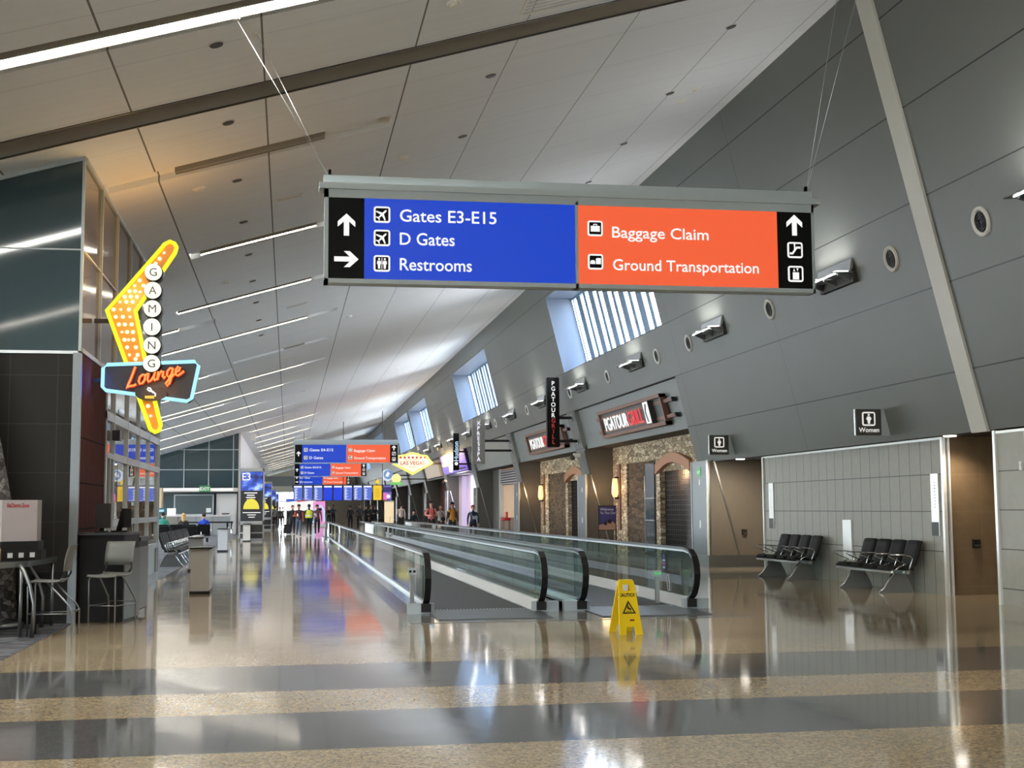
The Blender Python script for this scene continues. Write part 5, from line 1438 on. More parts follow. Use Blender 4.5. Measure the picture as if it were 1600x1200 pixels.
m = MB(); m.prism_xz([(1.0, 2.32), (2.9, 2.5), (2.9, 2.68), (1.9, 2.66), (1.0, 2.5)], 149.85, 149.9); m.build('red_banner', emit('red banner', rgb(236, 70, 50)), o, True)
m = MB(); m.prism_xz([(-.2, 2.32), (1.0, 2.45), (.9, 2.68), (-.2, 2.68)], 149.85, 149.9); m.build('blue_banner', emit('blue banner', rgb(60, 90, 200)), o, True)
o = thing('neon_advert', 'pink and pale blue glowing advertisement far down the hall behind the walking people', 'advertisement', (2.6, 118, 0))
m = MB(); m.box(2.2, 118, .2, 3.25, 118.2, 2.2); m.build('panel', emit('pink advert', rgb(238, 150, 214)), o, True)
m = MB(); m.tube([(2.2, 117.96, .3), (2.3, 117.96, 1.3), (2.5, 117.96, 1.75), (2.9, 117.96, 1.8), (3.15, 117.96, 1.4), (3.2, 117.96, .4)], .08, 6); m.build('pale_arc', emit('cyan advert', rgb(180, 236, 250)), o, True)
m = MB(); m.box(2.5, 117.96, 1.35, 2.95, 118, 1.6); m.build('dark_band', plain('advert navy band', rgb(40, 40, 90), .5), o, True)
m = MB(); m.box(2.1, 117.95, 0, 3.35, 118.25, .2); m.build('base', M['white'], o, True)
o = thing('sunlit_column', 'white column with sunlight as its glow behind the row of screens', 'column', (6.95, 92, 0))
m = MB(); m.lathe([(.33, .15), (.33, 1.98)], (6.95, 92, 0)); m.build('shaft', emit('sunlit column glow', rgb(250, 228, 184), .95), o, True)  # warm sunlight on the shaft put in as emission, no lamp inside
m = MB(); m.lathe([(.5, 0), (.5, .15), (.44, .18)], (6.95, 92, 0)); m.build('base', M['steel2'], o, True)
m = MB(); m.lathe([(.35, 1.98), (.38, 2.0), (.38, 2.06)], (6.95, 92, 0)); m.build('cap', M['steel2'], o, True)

# ------------------------------------------------------------------ moving walkways
M['belt'] = tile_material('black walkway pallets', 'x', rgb(40, 39, 38), rgb(48, 47, 46), rgb(20, 20, 20), 0.05, 0.4, 0.0, 0.0, 0.006, rough=.55)
mb_, nt_, b_ = new_mat('walkway pallets')
pos, x_, y_, z_ = xyz(nt_)
g_ = math_node(nt_, 'MAXIMUM', math_node(nt_, 'MULTIPLY', periodic_mask(nt_, x_, 0, .05, .008), .45), periodic_mask(nt_, y_, .1, .42, .008))
nt_.links.new(mix_col(nt_, g_, rgb(58, 57, 55), rgb(24, 24, 24)), b_.inputs['Base Color']); setin(b_, 'Roughness', .5)
M['belt'] = mb_
YA, YB = 19.0, 67.0
def rail_path():
    nz = [(.12, .10), (-.12, .13), (-.3, .22), (-.42, .36), (-.47, .52), (-.43, .68), (-.33, .79), (-.16, .87), (.1, .895)]
    p = [(YA+a, b) for a, b in nz]
    n = 24
    p += [(YA+.1+(YB-YA-.2)*i/n, .895) for i in range(1, n)]
    p += [(YB-a, b) for a, b in reversed(nz)]
    return p
def sweep(path, x, hw, t0, t1):
    """band following the rail path: half width hw across the lane, from inset t0 to inset t1"""
    n = len(path); vs = []
    for i, (y, z) in enumerate(path):
        a, b = path[max(i-1, 0)], path[min(i+1, n-1)]
        dy, dz = b[0]-a[0], b[1]-a[1]; L = math.hypot(dy, dz); ny, nz_ = dz/L, -dy/L      # points inward (down on the straight)
        for s in (-1, 1):
            for t in (t0, t1): vs.append((x+s*hw, y+ny*t, z+nz_*t))
    fs = []
    for i in range(n-1):
        a, b = i*4, i*4+4
        fs += [(a, b, b+2, a+2), (a+1, a+3, b+3, b+1), (a, a+1, b+1, b), (a+2, b+2, b+3, a+3)]
    fs += [(0, 2, 3, 1), (n*4-4, n*4-3, n*4-1, n*4-2)]
    m = MB(); m.add(vs, fs, False); return m
PATH = rail_path()
def inset(path, t):
    out = []; n = len(path)
    for i, (y, z) in enumerate(path):
        a, b = path[max(i-1, 0)], path[min(i+1, n-1)]
        dy, dz = b[0]-a[0], b[1]-a[1]; L = math.hypot(dy, dz)
        out.append((y+dz/L*t, z-dy/L*t))
    return out
def balustrade(w_, x, lab, inner):
    """inner: +1 when the lane lies on the +x side"""
    b = bpy.data.objects.new('balustrade', None); COL.objects.link(b); b.parent = w_
    if lab: b['label'] = lab
    sweep(PATH, x, .045, -.0, .035).build('handrail', M['rubber'], b, True)
    sweep(PATH, x, .03, .035, .065).build('handrail_guide', M['steel2'], b, True)
    g = MB(); ip = inset(PATH, .06)
    cap = [q for q in ip[:9] if q[1] > .17]
    th = .006; fnx = lambda u, v, h: (x+h, u, v)
    g.prism([(YA+.3, .16), (YA+.3, .835)] + [(q[0], q[1]) for q in reversed(cap)] + [(YA-.2, .16)], fnx, -th, th)
    g.prism([(2*33.0+20-q[0] if False else YA+YB-q[0], q[1]) for q in [(YA+.3, .16), (YA+.3, .835)] + [(c_[0], c_[1]) for c_ in reversed(cap)] + [(YA-.2, .16)]], fnx, -th, th)
    yy = YA+.31; n = 24; st_ = (YB-YA-.62)/n
    for i in range(n): g.box(x-th, yy+i*st_+.004, .16, x+th, yy+(i+1)*st_-.004, .835)
    g.build('glass_panel', M['walkglass'], b, True)
    m = MB()
    m.box(x-.03, YA-.1, .0, x+.03, YB+.1, .17)
    m.prism([(x+inner*.03, .17), (x+inner*.13, .03), (x+inner*.13, 0), (x+inner*.03, 0)], lambda u, v, h: (u, h, v), YA-.05, YB+.05)
    m.build('skirt', M['steel2'], b, True)
    m = MB(); m.box(x-inner*.03, YA-.02, 0, x-inner*.26, YB+.02, .13); m.build('deck', M['mirrordeck'], b, True)
    for ya_ in (YA-.16, YB+.02):
        m = MB(); m.box(x-.26 if inner > 0 else x-.12, ya_, 0, x+.12 if inner > 0 else x+.26, ya_+.14, .15); m.build('end_box', M['alu'], b, True)
    for ya_ in (YA-.19, YB+.15):
        m = MB(); m.box(x-.07, ya_, .03, x+.07, ya_+.04, .15); m.build('rail_inlet', M['black'], b, True)
    return b
def walkway(label, xa, xb):
    o = thing('moving_walkway', label, 'moving walkway', ((xa+xb)/2, YA, 0), 0, 'moving walkways')
    balustrade(o, xa, None, 1); balustrade(o, xb, None, -1)
    m = MB(); m.box(xa+.1, YA+.3, 0, xb-.1, YB-.3, .015); m.build('pallet_belt', M['belt'], o, True)
    for ya_ in (YA-1.3, YB-.3):
        m = MB(); m.box(xa+.05, ya_, 0, xb-.05, ya_+1.6, .018); m.build('floor_plate', M['column'], o, True)
    m = MB()
    for i in range(30): 
        x = xa+.12+(xb-xa-.24)*i/29; m.box(x-.008, YA+.26, .015, x+.008, YA+.42, .022)
    m.build('comb', M['steel2'], o, True)
    return o
struct(MB().box(1.6, 17.35, 0, 6.25, 18.82, .005).build('trim_121', plain('grey polished floor strip', rgb(128, 130, 130), .12)))
walkway('left moving walkway with glass balustrades and black handrails', 1.95, 3.62)
walkway('right moving walkway with glass balustrades, the one behind the yellow caution sign', 4.22, 5.88)
for (x, y, lab, c1) in ((1.77, 19.05, 'small grey signal post with black lamps at the left walkway entrance', M['black']), (5.66, 19.9, 'small grey signal post with green lamps inside the right walkway balustrade', emit('green signal', rgb(70, 220, 120)))):
    o = thing('signal_post', lab, 'signal post', (x, y, .13 if x < 3 else .0), 0, 'walkway signal posts')
    m = MB(); m.box(-.03, -.03, 0, .03, .03, .42); m.build('post', M['brushed'], o)
    m = MB(); m.box(-.06, -.04, .42, .06, .04, .52); m.build('head', M['alu'], o)
    for s in (-1, 1):
        m = MB(); m.lathe([(.02, -.045), (.02, -.04)], (s*.03, 0, .47), 'Y', 12); m.build('lamp', c1, o)
o = thing('safety_sticker', 'blue oval safety sticker on the right walkway glass', 'sticker', (5.862, 20.2, .6))
m = MB(); m.prism_yz([(20.2+.11*math.cos(2*PI*k/16), .62+.15*math.sin(2*PI*k/16)) for k in range(16)], 5.862, 5.868); m.build('ground', plain('navy sticker', rgb(30, 44, 110), .4), o, True)
for z in (.55, .66):
    m = MB(); m.box(5.86, 20.14, z-.012, 5.863, 20.26, z+.012); m.build('print', M['white'], o, True)
m = MB(); m.box(5.86, 20.13, .595, 5.863, 20.27, .625); m.build('red_print', plain('red sticker print', rgb(190, 60, 90), .4), o, True)
o = thing('safety_sticker', 'white outlined hand sticker below the blue oval on the walkway glass', 'sticker', (5.862, 19.95, .3))
m = MB(); m.tube([(5.862, 20.0, .2), (5.862, 19.9, .2), (5.862, 19.92, .34), (5.862, 19.98, .46), (5.862, 20.06, .44), (5.862, 20.04, .32)], .006, 5, closed=True); m.build('outline', M['white'], o, True)

# ------------------------------------------------------------------ caution board
o = thing('caution_board', 'yellow folding wet floor caution board standing before the walkways', 'caution sign', (4.0, 15.45, 0), .06)
def board(y_b, y_t, sgn):
    fn = lambda u, v, h: (u, y_b+(y_t-y_b)*v/.62 + h*sgn, v)
    m = MB(); w0, w1 = .145, .095
    e = lambda z: w0+(w1-w0)*z/.62
    m.prism([(-e(0), 0), (-.06, 0), (-.05, .09), (-e(.09), .09)], fn, 0, .022)
    m.prism([(.06, 0), (e(0), 0), (e(.09), .09), (.05, .09)], fn, 0, .022)
    m.prism([(-e(.09), .09), (e(.09), .09), (e(.5), .5), (-e(.5), .5)], fn, 0, .022)
    m.prism([(-e(.5), .5), (-.045, .5), (-.045, .575), (-e(.575), .575)], fn, 0, .022)
    m.prism([(.045, .5), (e(.5), .5), (e(.575), .575), (.045, .575)], fn, 0, .022)
    m.prism([(-e(.575), .575), (e(.575), .575), (e(.62), .62), (-e(.62), .62)], fn, 0, .03)
    for s in (-1, 1): m.prism([(s*e(.02), .02), (s*(e(.02)-.018), .02), (s*(e(.6)-.018), .6), (s*e(.6), .6)] if s < 0 else [(e(.02)-.018, .02), (e(.02), .02), (e(.6), .6), (e(.6)-.018, .6)], fn, -.006, 0)
    return m, fn
m, fnb = board(.21, .0, 1); m.build('rear_panel', M['yellow'], o)
m, fnf = board(-.2, -.02, 1); m.build('front_panel', M['yellow'], o)
up_ = Vector((0, .18, .62)).normalized(); xr = Vector((1, 0, 0))
def onf(u, v, h=-.006): return fnf(u, v, h)
m = MB(); m.text('CAUTION', onf(0, .435, -.004), .06, xr, up_, 'C', bold=.03, sx=.85); m.build('lettering', M['black'], o)
m = MB()
tri = [(-.085, .24), (.085, .24), (0, .39)]; tin = [(-.06, .255), (.06, .255), (0, .36)]
for i in range(3):
    j = (i+1) % 3; m.prism([tri[i], tri[j], tin[j], tin[i]], fnf, -.005, 0)
m.build('warning_triangle', M['black'], o)
m = MB(); m.prism([(-.03, .265), (.035, .262), (.035, .268), (-.03, .27)], fnf, -.005, 0); m.prism([(-.02, .3), (.0, .29), (.03, .27), (.025, .285), (.03, .3), (.01, .305), (-.005, .33), (-.015, .325)], fnf, -.005, 0)
m.prism([(-.012+.01*math.cos(2*PI*k/10), .338+.01*math.sin(2*PI*k/10)) for k in range(10)], fnf, -.005, 0); m.build('slipping_figure', M['black'], o)
m = MB(); m.prism([(-.0, .155), (.055, .155), (.055, .175), (0, .175)], fnf, -.004, 0); m.build('maker_label', plain('dark red label', rgb(130, 26, 30), .5), o)
m = MB(); m.box(-.08, -.03, .6, .08, .03, .635); m.build('hinge', M['yellow'], o)
m = MB(); m.box(.12, -.05, .49, .15, -.02, .56); m.build('latch_tab', M['white'], o)

# ------------------------------------------------------------------ tandem benches
def rounded_pad(mb, pts, x0, x1, t):
    """pad following a (y,z) curve, thickness t, slightly crowned edges"""
    n = len(pts); nx = 7; vs = []; fs = []
    for i, (y, z) in enumerate(pts):
        a, b = pts[max(i-1, 0)], pts[min(i+1, n-1)]
        dy, dz = b[0]-a[0], b[1]-a[1]; L = math.hypot(dy, dz); ny, nz_ = -dz/L, dy/L
        for j in range(nx):
            u = -1+2*j/(nx-1); cr = t*(1-.55*u**6)*(1 if 0 < i < n-1 else .55)
            vs.append((x0+(x1-x0)*j/(nx-1), y+ny*cr, z+nz_*cr))
        for j in range(nx): vs.append((x0+(x1-x0)*j/(nx-1), y-ny*t*.3, z-nz_*t*.3))
    R_ = nx*2
    for i in range(n-1):
        for j in range(nx-1):
            a = i*R_+j; fs.append((a, a+1, a+R_+1, a+R_)); c_ = i*R_+nx+j; fs.append((c_, c_+R_, c_+R_+1, c_+1))
        fs.append((i*R_, i*R_+R_, i*R_+R_+nx, i*R_+nx)); fs.append((i*R_+nx-1, i*R_+2*nx-1, i*R_+R_+2*nx-1, i*R_+R_+nx-1))
    fs.append(tuple(range(nx)) + tuple(range(2*nx-1, nx-1, -1))); k_ = (n-1)*R_; fs.append(tuple(range(k_+nx-1, k_-1, -1)) + tuple(range(k_+nx, k_+2*nx)))
    mb.add(vs, fs, True)
def make_bench():
    o = thing('waiting_bench', 'x', 'bench', (0, 0, 0), 0, 'black four-seat benches')
    P = .575
    for i in range(4):
        x0 = -2*P + i*P + .025; x1 = x0+P-.05
        m = MB(); rounded_pad(m, [(-.27, .40), (-.24, .425), (-.1, .42), (.08, .405), (.16, .41)], x0, x1, .045); s = m.build('seat', M['leather'], o)
        m = MB(); rounded_pad(m, [(.12, .43), (.2, .5), (.25, .64), (.3, .8), (.325, .87), (.34, .875)], x0, x1, .04); m.build('backrest', M['leather'], o)
    m = MB(); m.box(-2*P, .0, .33, 2*P, .07, .38).tube([(-2*P, -.24, .36), (2*P, -.24, .36)], .025, 8); m.build('beam', M['steel2'], o)
    for i in range(5):
        x = -2*P+i*P; m = MB()
        m.tube([(x, -.2, .4), (x, -.1, .46), (x, -.0, .5), (x, -.25, .6), (x, -.31, .635), (x, -.26, .66), (x, -.05, .655), (x, .1, .63), (x, .13, .58), (x, .08, .45), (x, .05, .38)], .011, 7); m.build('armrest', M['chrome'], o)
    for x in (-.82, .82):
        m = MB(); arc = [(-.34, 0)] + [(-.34+.34*(k/6)**.6*.9, .34*math.sin(PI/2*k/6)) for k in range(1, 7)] + [(.08, .34)] + [(.08+.22*(k/6), .34*math.cos(PI/2*k/6)) for k in range(1, 7)]
        m.prism_yz([q for q in arc], x-.012, x+.012); lg_ = m.build('leg', plain('grey leg panel', rgb(120, 122, 120), .4), o)
        m = MB(); m.tube([(x, q[0], q[1]+.0) for q in arc[:7]], .02, 6); m.build('chrome_edge', M['chrome'], lg_)
    return o
bench = make_bench()
bench.location = (10.38, 22.25, 0); bench.rotation_euler = (0, 0, -PI/2); bench['label'] = 'black four-seat bench with chrome arms, nearer of two against the tiled wall'
dup(bench, (10.38, 26.5, 0), -PI/2, 'black four-seat bench with chrome arms, farther of two against the tiled wall')
gb = [(-3.05, 37.0, PI/2, 'black gate bench facing the hall, nearest to the storefront corner'), (-3.05, 39.5, PI/2, 'black gate bench facing the hall, second from the storefront corner'), (-3.05, 42.0, PI/2, 'black gate bench facing the hall, third from the storefront corner'),
      (-4.5, 53, PI, 'black gate bench with its backs to the viewer behind the side row'), (-6.9, 53, PI, 'black gate bench with its backs to the viewer at the left edge of the gate'),
      (-4.4, 58, PI, 'black gate bench where people in green and blue sit'), (-6.8, 58, PI, 'black gate bench farthest back at the left of the gate'), (-3.05, 44.5, PI/2, 'black gate bench facing the hall beside the second pedestal')]
for x, y, r, lab in gb: dup(bench, (x, y, 0), r, lab, 'black gate benches')

# poster stand at the grill
o = thing('poster_stand', 'black framed poster stand reading Welcome To The Club beside the stone pier', 'poster stand', (9.85, 40.2, 0))
m = MB()
for s in (-1, 1): m.box(s*.28-.012, -.02, 0, s*.28+.012, .02, 1.55)
m.box(-.28, -.02, 1.52, .28, .02, 1.55).box(-.28, -.02, .78, .28, .02, .8)
for s in (-1, 1): m.box(s*.28-.015, -.25, 0, s*.28+.015, .25, .02)
m.build('frame', M['black'], o)
m = MB(); m.box(-.265, -.01, .8, .265, .01, 1.52); m.build('poster', plain('violet poster', rgb(74, 70, 132), .4), o)
m = MB(); m.text('Welcome', (-.23, -.014, 1.4), .11, align='L', bold=.02); m.build('lettering', plain('poster white print', rgb(226, 222, 240), .5), o)
m = MB(); m.text('To The Club', (-.23, -.014, 1.29), .1, align='L', bold=.02); m.build('lettering', bpy.data.materials['poster white print'], o)
m = MB(); m.prism_xz([(-.265, .8), (.265, .8), (.265, .98), (.12, 1.1), (-.05, 1.0), (-.265, .95)], -.014, -.01); m.build('picture', plain('poster warm print', rgb(190, 150, 130), .5), o)
m = MB(); m.prism_xz(circ(.08, 1.06, .07), -.018, -.014); m.prism_xz(circ(-.06, 1.0, .06), -.018, -.014); m.build('dark_shape', plain('poster dark print', rgb(40, 30, 34), .5), o)
# ------------------------------------------------------------------ people
SKIN_C = {'light': plain('light skin', rgb(206, 158, 130), .5), 'tan': plain('tan skin', rgb(170, 118, 90), .5), 'dark': plain('dark skin', rgb(104, 70, 52), .5)}
_cl = {}
def cloth(c):
    if c not in _cl: _cl[c] = plain('cloth %d %d %d' % c, rgb(*c), .85, noise=.08, nscale=14)
    return _cl[c]
def person(label, x, y, rz=0.0, h=1.74, shirt=(40, 40, 44), pants=(28, 28, 32), shoes=(30, 28, 28), skin='light', hair=(40, 30, 24), pose='walk', arms=('down', 'down'), cap=None, phase=1, wide=1.0, vest=None, z=0.0, long_hair=False, sleeves=None):
    V = []; Ed = []; Rr = []; part = []
    def jv(p, r, parent=None, lab='torso'):
        V.append(Vector(p)); Rr.append(r if isinstance(r, tuple) else (r, r)); i = len(V)-1
        if parent is not None: Ed.append((parent, i)); part.append((parent, i, lab))
        return i
    sit = pose == 'sit'
    pz = .5 if sit else .95
    up = pz - .95
    W_ = wide
    pel = jv((0, 0, .96+up), (.135*W_, .1*W_))
    sp = jv((0, -.005, 1.12+up), (.13*W_, .1*W_), pel); ch = jv((0, .0, 1.32+up), (.145*W_, .105*W_), sp)
    nb = jv((0, .012, 1.455+up), (.07, .065), ch); nk = jv((0, 0, 1.53+up), .052, nb, 'skin')
    hd_ = jv((0, -.012, 1.61+up), (.072, .085), nk, 'skin'); h2 = jv((0, .0, 1.68+up), (.076, .09), hd_, 'skin'); ht = jv((0, .005, 1.735+up), (.055, .065), h2, 'skin')
    ns = jv((0, -.098, 1.635+up), .012, hd_, 'skin')
    for si, s in enumerate((-1, 1)):
        sh = jv((s*.165*W_, .005, 1.42+up), .062, ch)
        a = arms[si]
        if a == 'down': el, wr = (s*.215*W_, .03, 1.14+up), (s*.225*W_, -.03, .9+up)
        elif a == 'swing': el, wr = (s*.215*W_, -.06*phase*s, 1.15+up), (s*.215*W_, -.17*phase*s, .93+up)
        elif a == 'hold': el, wr = (s*.23*W_, .0, 1.15+up), (s*.1, -.24, 1.14+up)
        elif a == 'face': el, wr = (s*.24*W_, -.06, 1.2+up), (s*.08, -.17, 1.46+up)
        elif a == 'pull': el, wr = (s*.25*W_, .12, 1.18+up), (s*.28*W_, .22, .95+up)
        elif a == 'lap': el, wr = (s*.22*W_, -.04, 1.13+up), (s*.12, -.26, 1.05+up)
        e_ = jv(el, .046, sh, 'sleeve'); w_ = jv(wr, .031, e_, 'sleeve')
        d = (Vector(wr)-Vector(el)).normalized()
        side = Vector((0, -1, 0)) if abs(d.z) > .6 else Vector((0, 0, 1))
        side = (side - d*side.dot(d)).normalized(); nrm = d.cross(side)
        pm = jv(Vector(wr)+d*.075, (.034, .02), w_, 'skin')
        for q, (o_, L) in enumerate(((-.028, .06), (-.01, .075), (.01, .07), (.028, .055))):
            b0 = jv(Vector(wr)+d*.1+side*o_, .009, pm, 'skin'); b1 = jv(Vector(wr)+d*(.1+L*.6)+side*o_*1.1 + nrm*.008*s, .0085, b0, 'skin'); jv(Vector(wr)+d*(.1+L*.8)+side*o_*1.1 + nrm*.03*s, .008, b1, 'skin')
        t0 = jv(Vector(wr)+d*.045-side*.04, .01, pm, 'skin'); jv(Vector(wr)+d*.085-side*.06, .009, t0, 'skin')
        hp = jv((s*.09*W_, 0, .9+up), (.09*W_, .09*W_), pel, 'pants')
        if sit: kn, an = (s*.12, -.42, .5), (s*.12, -.44, .09)
        elif pose == 'walk': f_ = s*phase; kn, an = (s*.095, -.07-.1*f_, .51), (s*.095, .03-.22*f_, .1+(.06 if f_ < 0 else 0))
        else: kn, an = (s*.1, -.015, .5), (s*.105, .02, .09)
        k_ = jv(kn, (.066, .066), hp, 'pants'); a_ = jv(an, .045, k_, 'pants')
        jv((an[0]+s*.015, an[1]-.15, max(.035, an[2]-.055)), (.042, .03), a_, 'shoe'); jv((an[0], an[1]+.045, max(.035, an[2]-.05)), .035, a_, 'shoe')
    me = bpy.data.meshes.new('rig'); me.from_pydata(V, Ed, [])
    tmp = bpy.data.objects.new('rig', me); COL.objects.link(tmp)
    sk = tmp.modifiers.new('skin', 'SKIN'); sk.use_smooth_shade = True; sk.branch_smoothing = .2
    if not me.skin_vertices: return None
    for i, r in enumerate(Rr): me.skin_vertices[0].data[i].radius = r
    for i in range(len(V)): me.skin_vertices[0].data[i].use_root = (i == 0)
    sb = tmp.modifiers.new('sub', 'SUBSURF'); sb.levels = 1; sb.render_levels = 1
    dg = bpy.context.evaluated_depsgraph_get()
    body = bpy.data.meshes.new_from_object(tmp.evaluated_get(dg))
    bpy.data.objects.remove(tmp); bpy.data.meshes.remove(me)
    body.name = 'person'
    slots = {'torso': 0, 'pants': 1, 'skin': 2, 'shoe': 3, 'sleeve': 4}
    body.materials.clear()
    for m_ in (cloth(shirt), cloth(pants), SKIN_C[skin], cloth(shoes), cloth(sleeves or shirt)): body.materials.append(m_)
    segs = [(V[a], V[b], slots[l], (Rr[a][0]+Rr[b][0])/2) for a, b, l in part]
    for p in body.polygons:
        c_ = p.center; best = (9, 0)
        for a, b, l, r in segs:
            ab = b-a; t = max(0, min(1, (c_-a).dot(ab)/max(ab.dot(ab), 1e-9)))
            dd = (c_-(a+ab*t)).length - r*.6
            if dd < best[0]: best = (dd, l)
        p.material_index = best[1]; p.use_smooth = True
    o = bpy.data.objects.new('person', body); COL.objects.link(o)
    sc = h/1.79
    o.location = (x, y, z); o.rotation_euler = (0, 0, rz); o.scale = (sc, sc, sc)
    tag(o, label, 'person')
    m = MB(); hz = 1.68+up
    m.ball((0, .018, hz+.02), (.092, .108, .092), 12, 8)
    if long_hair: m.ball((0, .07, hz-.12), (.085, .05, .17), 10, 6)
    for q in range(len(m.v)):                            # keep the face free: pull the front hairline up and back
        v = m.v[q]
        if v[1] < -.02 and v[2] < hz+.035: m.v[q] = (v[0]*.9, .0, max(v[2], hz-.02))
    m.build('hair', cloth(hair), o)
    for s in (-1, 1):
        m = MB(); m.ball((s*.032, -.083, 1.652+up), (.012, .008, .008), 6, 4); m.build('eye', M['black'], o)
        m = MB(); m.ball((s*.084, .01, 1.64+up), (.012, .02, .032), 6, 4); m.build('ear', SKIN_C[skin], o)
    m = MB(); m.ball((0, -.088, 1.585+up), (.024, .006, .006), 6, 4); m.build('mouth', plain('lips', rgb(150, 90, 80), .5) if 'lips' not in bpy.data.materials else bpy.data.materials['lips'], o)
    if cap:
        m = MB(); m.ball((0, .012, hz+.05), (.098, .115, .075), 12, 6); m.prism_xy([(-.07, -.08), (.07, -.08), (.06, -.18), (-.06, -.18)], hz+.035, hz+.048); m.build('cap', cloth(cap), o)
    if vest:
        m = MB(); prof = [(.185*W_, 1.0+up), (.19*W_, 1.2+up), (.19*W_, 1.36+up), (.12, 1.46+up)]; n = 16
        vs = [(r*math.cos(2*PI*k/n), r*.78*math.sin(2*PI*k/n), zz) for r, zz in prof for k in range(n)]
        m.add(vs, [(i*n+k, i*n+(k+1) % n, (i+1)*n+(k+1) % n, (i+1)*n+k) for i in range(len(prof)-1) for k in range(n)], True)
        m.build('vest', cloth(vest), o)
        if vest[0] > 150:
            m = MB(); m.lathe([(.196*W_, 1.1+up), (.198*W_, 1.16+up)], n=16, cap=False)
            for q in range(len(m.v)): m.v[q] = (m.v[q][0], m.v[q][1]*.79, m.v[q][2])
            m.build('reflective_band', M['white'], o)
    return o
def suitcase(label, x, y, c=(24, 24, 26), h=.62, rz=0):
    o = thing('suitcase', label, 'suitcase', (x, y, 0), rz)
    m = MB(); m.rbox(-.2, -.12, .06, .2, .12, h, .04, 3); m.build('shell', cloth(c), o)
    m = MB(); m.tube([(-.1, .08, h), (-.1, .08, h+.38), (.1, .08, h+.38), (.1, .08, h)], .012, 6); m.build('handle', M['steel2'], o)
    for s in (-1, 1):
        for t_ in (-1, 1):
            m = MB(); m.lathe([(.03, -.015), (.03, .015)], (s*.16, t_*.09, .03), 'X', 10); m.build('wheel', M['black'], o)
def backpack(label, x, y, rz, c, z0=1.0):
    o = thing('backpack', label, 'bag', (x, y, z0), rz)
    m = MB(); m.rbox(-.16, .13, 0, .16, .27, .44, .06, 3); m.build('body', cloth(c), o)
    for s in (-1, 1):
        m = MB(); m.tube([(s*.1, .13, .42), (s*.11, .0, .47), (s*.115, -.13, .38), (s*.13, -.13, .2), (s*.17, .03, .06), (s*.14, .14, .05)], .02, 6); m.build('strap', cloth(tuple(max(0, q-8) for q in c)), o)

DK = (30, 30, 34)
person('person in a pink shirt and black cap looking down at their hands', 6.55, 61, 0, 1.85, (226, 128, 124), (34, 32, 36), skin='light', pose='stand', arms=('hold', 'hold'), cap=(24, 22, 24), wide=1.08)
backpack('dark backpack with straps over the pink shirt', 6.55, 61, 0, (40, 30, 34), 1.08)
person('person in a white top with a dark crossbody bag, beside the pink shirt', 7.05, 61.5, 0, 1.68, (216, 214, 208), (70, 40, 44), skin='light', pose='walk', arms=('face', 'down'), hair=(40, 28, 24), long_hair=True)
o = thing('crossbody_bag', 'small black crossbody bag on the white top', 'bag', (7.15, 61.33, 1.0))
m = MB(); m.rbox(-.09, -.03, -.08, .1, .04, .08, .03, 3); m.build('pouch', M['black'], o)
m = MB(); m.tube([(.08, .0, .06), (-.05, .03, .3), (-.2, .12, .46)], .012, 5); m.build('strap', M['black'], o)
person('person in a mustard shirt with a navy cap, in front of the lavender shop front', 7.3, 59, 0, 1.78, (196, 138, 48), (28, 28, 34), skin='tan', pose='walk', arms=('swing', 'down'), cap=(26, 30, 46), sleeves=(84, 52, 40), wide=1.06)
backpack('dark brown backpack worn over the mustard shirt', 7.3, 59, 0, (60, 38, 34), 1.04)
person('person in a navy jacket with a grey sling bag, in front of the orange wall', 7.75, 55.5, 0, 1.64, (34, 50, 74), (24, 24, 28), skin='light', pose='walk', arms=('down', 'swing'), hair=(120, 50, 36), wide=1.12)
o = thing('sling_bag', 'small grey sling bag across the navy jacket', 'bag', (7.8, 55.32, 1.1))
m = MB(); m.rbox(-.1, -.03, -.07, .12, .03, .07, .03, 3); m.build('pouch', cloth((150, 156, 162)), o)
m = MB(); m.tube([(-.1, 0, .05), (-.16, .05, .2), (-.2, .14, .3)], .015, 5); m.build('strap', cloth((150, 156, 162)), o)
person('person in red sleeves and a dark vest with blue jeans, walking with a paper cup', .6, 74.5, 0, 1.78, (52, 34, 42), (72, 88, 108), skin='tan', pose='walk', arms=('hold', 'swing'), cap=(58, 30, 30), sleeves=(172, 62, 48), wide=1.08)
o = thing('paper_cup', 'white paper cup held by the person with red sleeves', 'cup', (.53, 74.24, 1.12))
m = MB(); m.lathe([(.03, 0), (.042, .12)], n=12); m.build('cup', M['white'], o)
m = MB(); m.lathe([(.045, .12), (.044, .135)], n=12); m.build('lid', M['white'], o)
person('person in a yellow high visibility vest seen from behind, black trousers', 1.2, 77, PI, 1.8, (36, 34, 30), (20, 20, 22), skin='dark', pose='walk', arms=('swing', 'pull'), vest=(214, 220, 70), phase=-1, wide=1.1, hair=(20, 18, 18))
person('person in a burgundy sweater and black trousers with white shoes', 1.62, 75, 0, 1.76, (92, 58, 62), (20, 20, 24), (226, 224, 220), skin='tan', pose='walk', arms=('hold', 'down'), cap=(40, 34, 40), phase=-1, wide=1.12)
o = thing('paper_cup', 'pale cup held by the person in the burgundy sweater', 'cup', (1.55, 74.73, 1.12))
m = MB(); m.lathe([(.03, 0), (.042, .12)], n=12); m.build('cup', M['offwhite'], o)
m = MB(); m.lathe([(.045, .12), (.044, .135)], n=12); m.build('lid', M['white'], o)
person('person in a black coat walking beside a black suitcase, left of the red sleeves', .28, 81, 0, 1.76, (28, 34, 34), (26, 26, 30), skin='light', pose='walk', arms=('pull', 'hold'), wide=1.1, hair=(30, 26, 24))
suitcase('black upright suitcase beside the person in the black coat', -.02, 80.4)
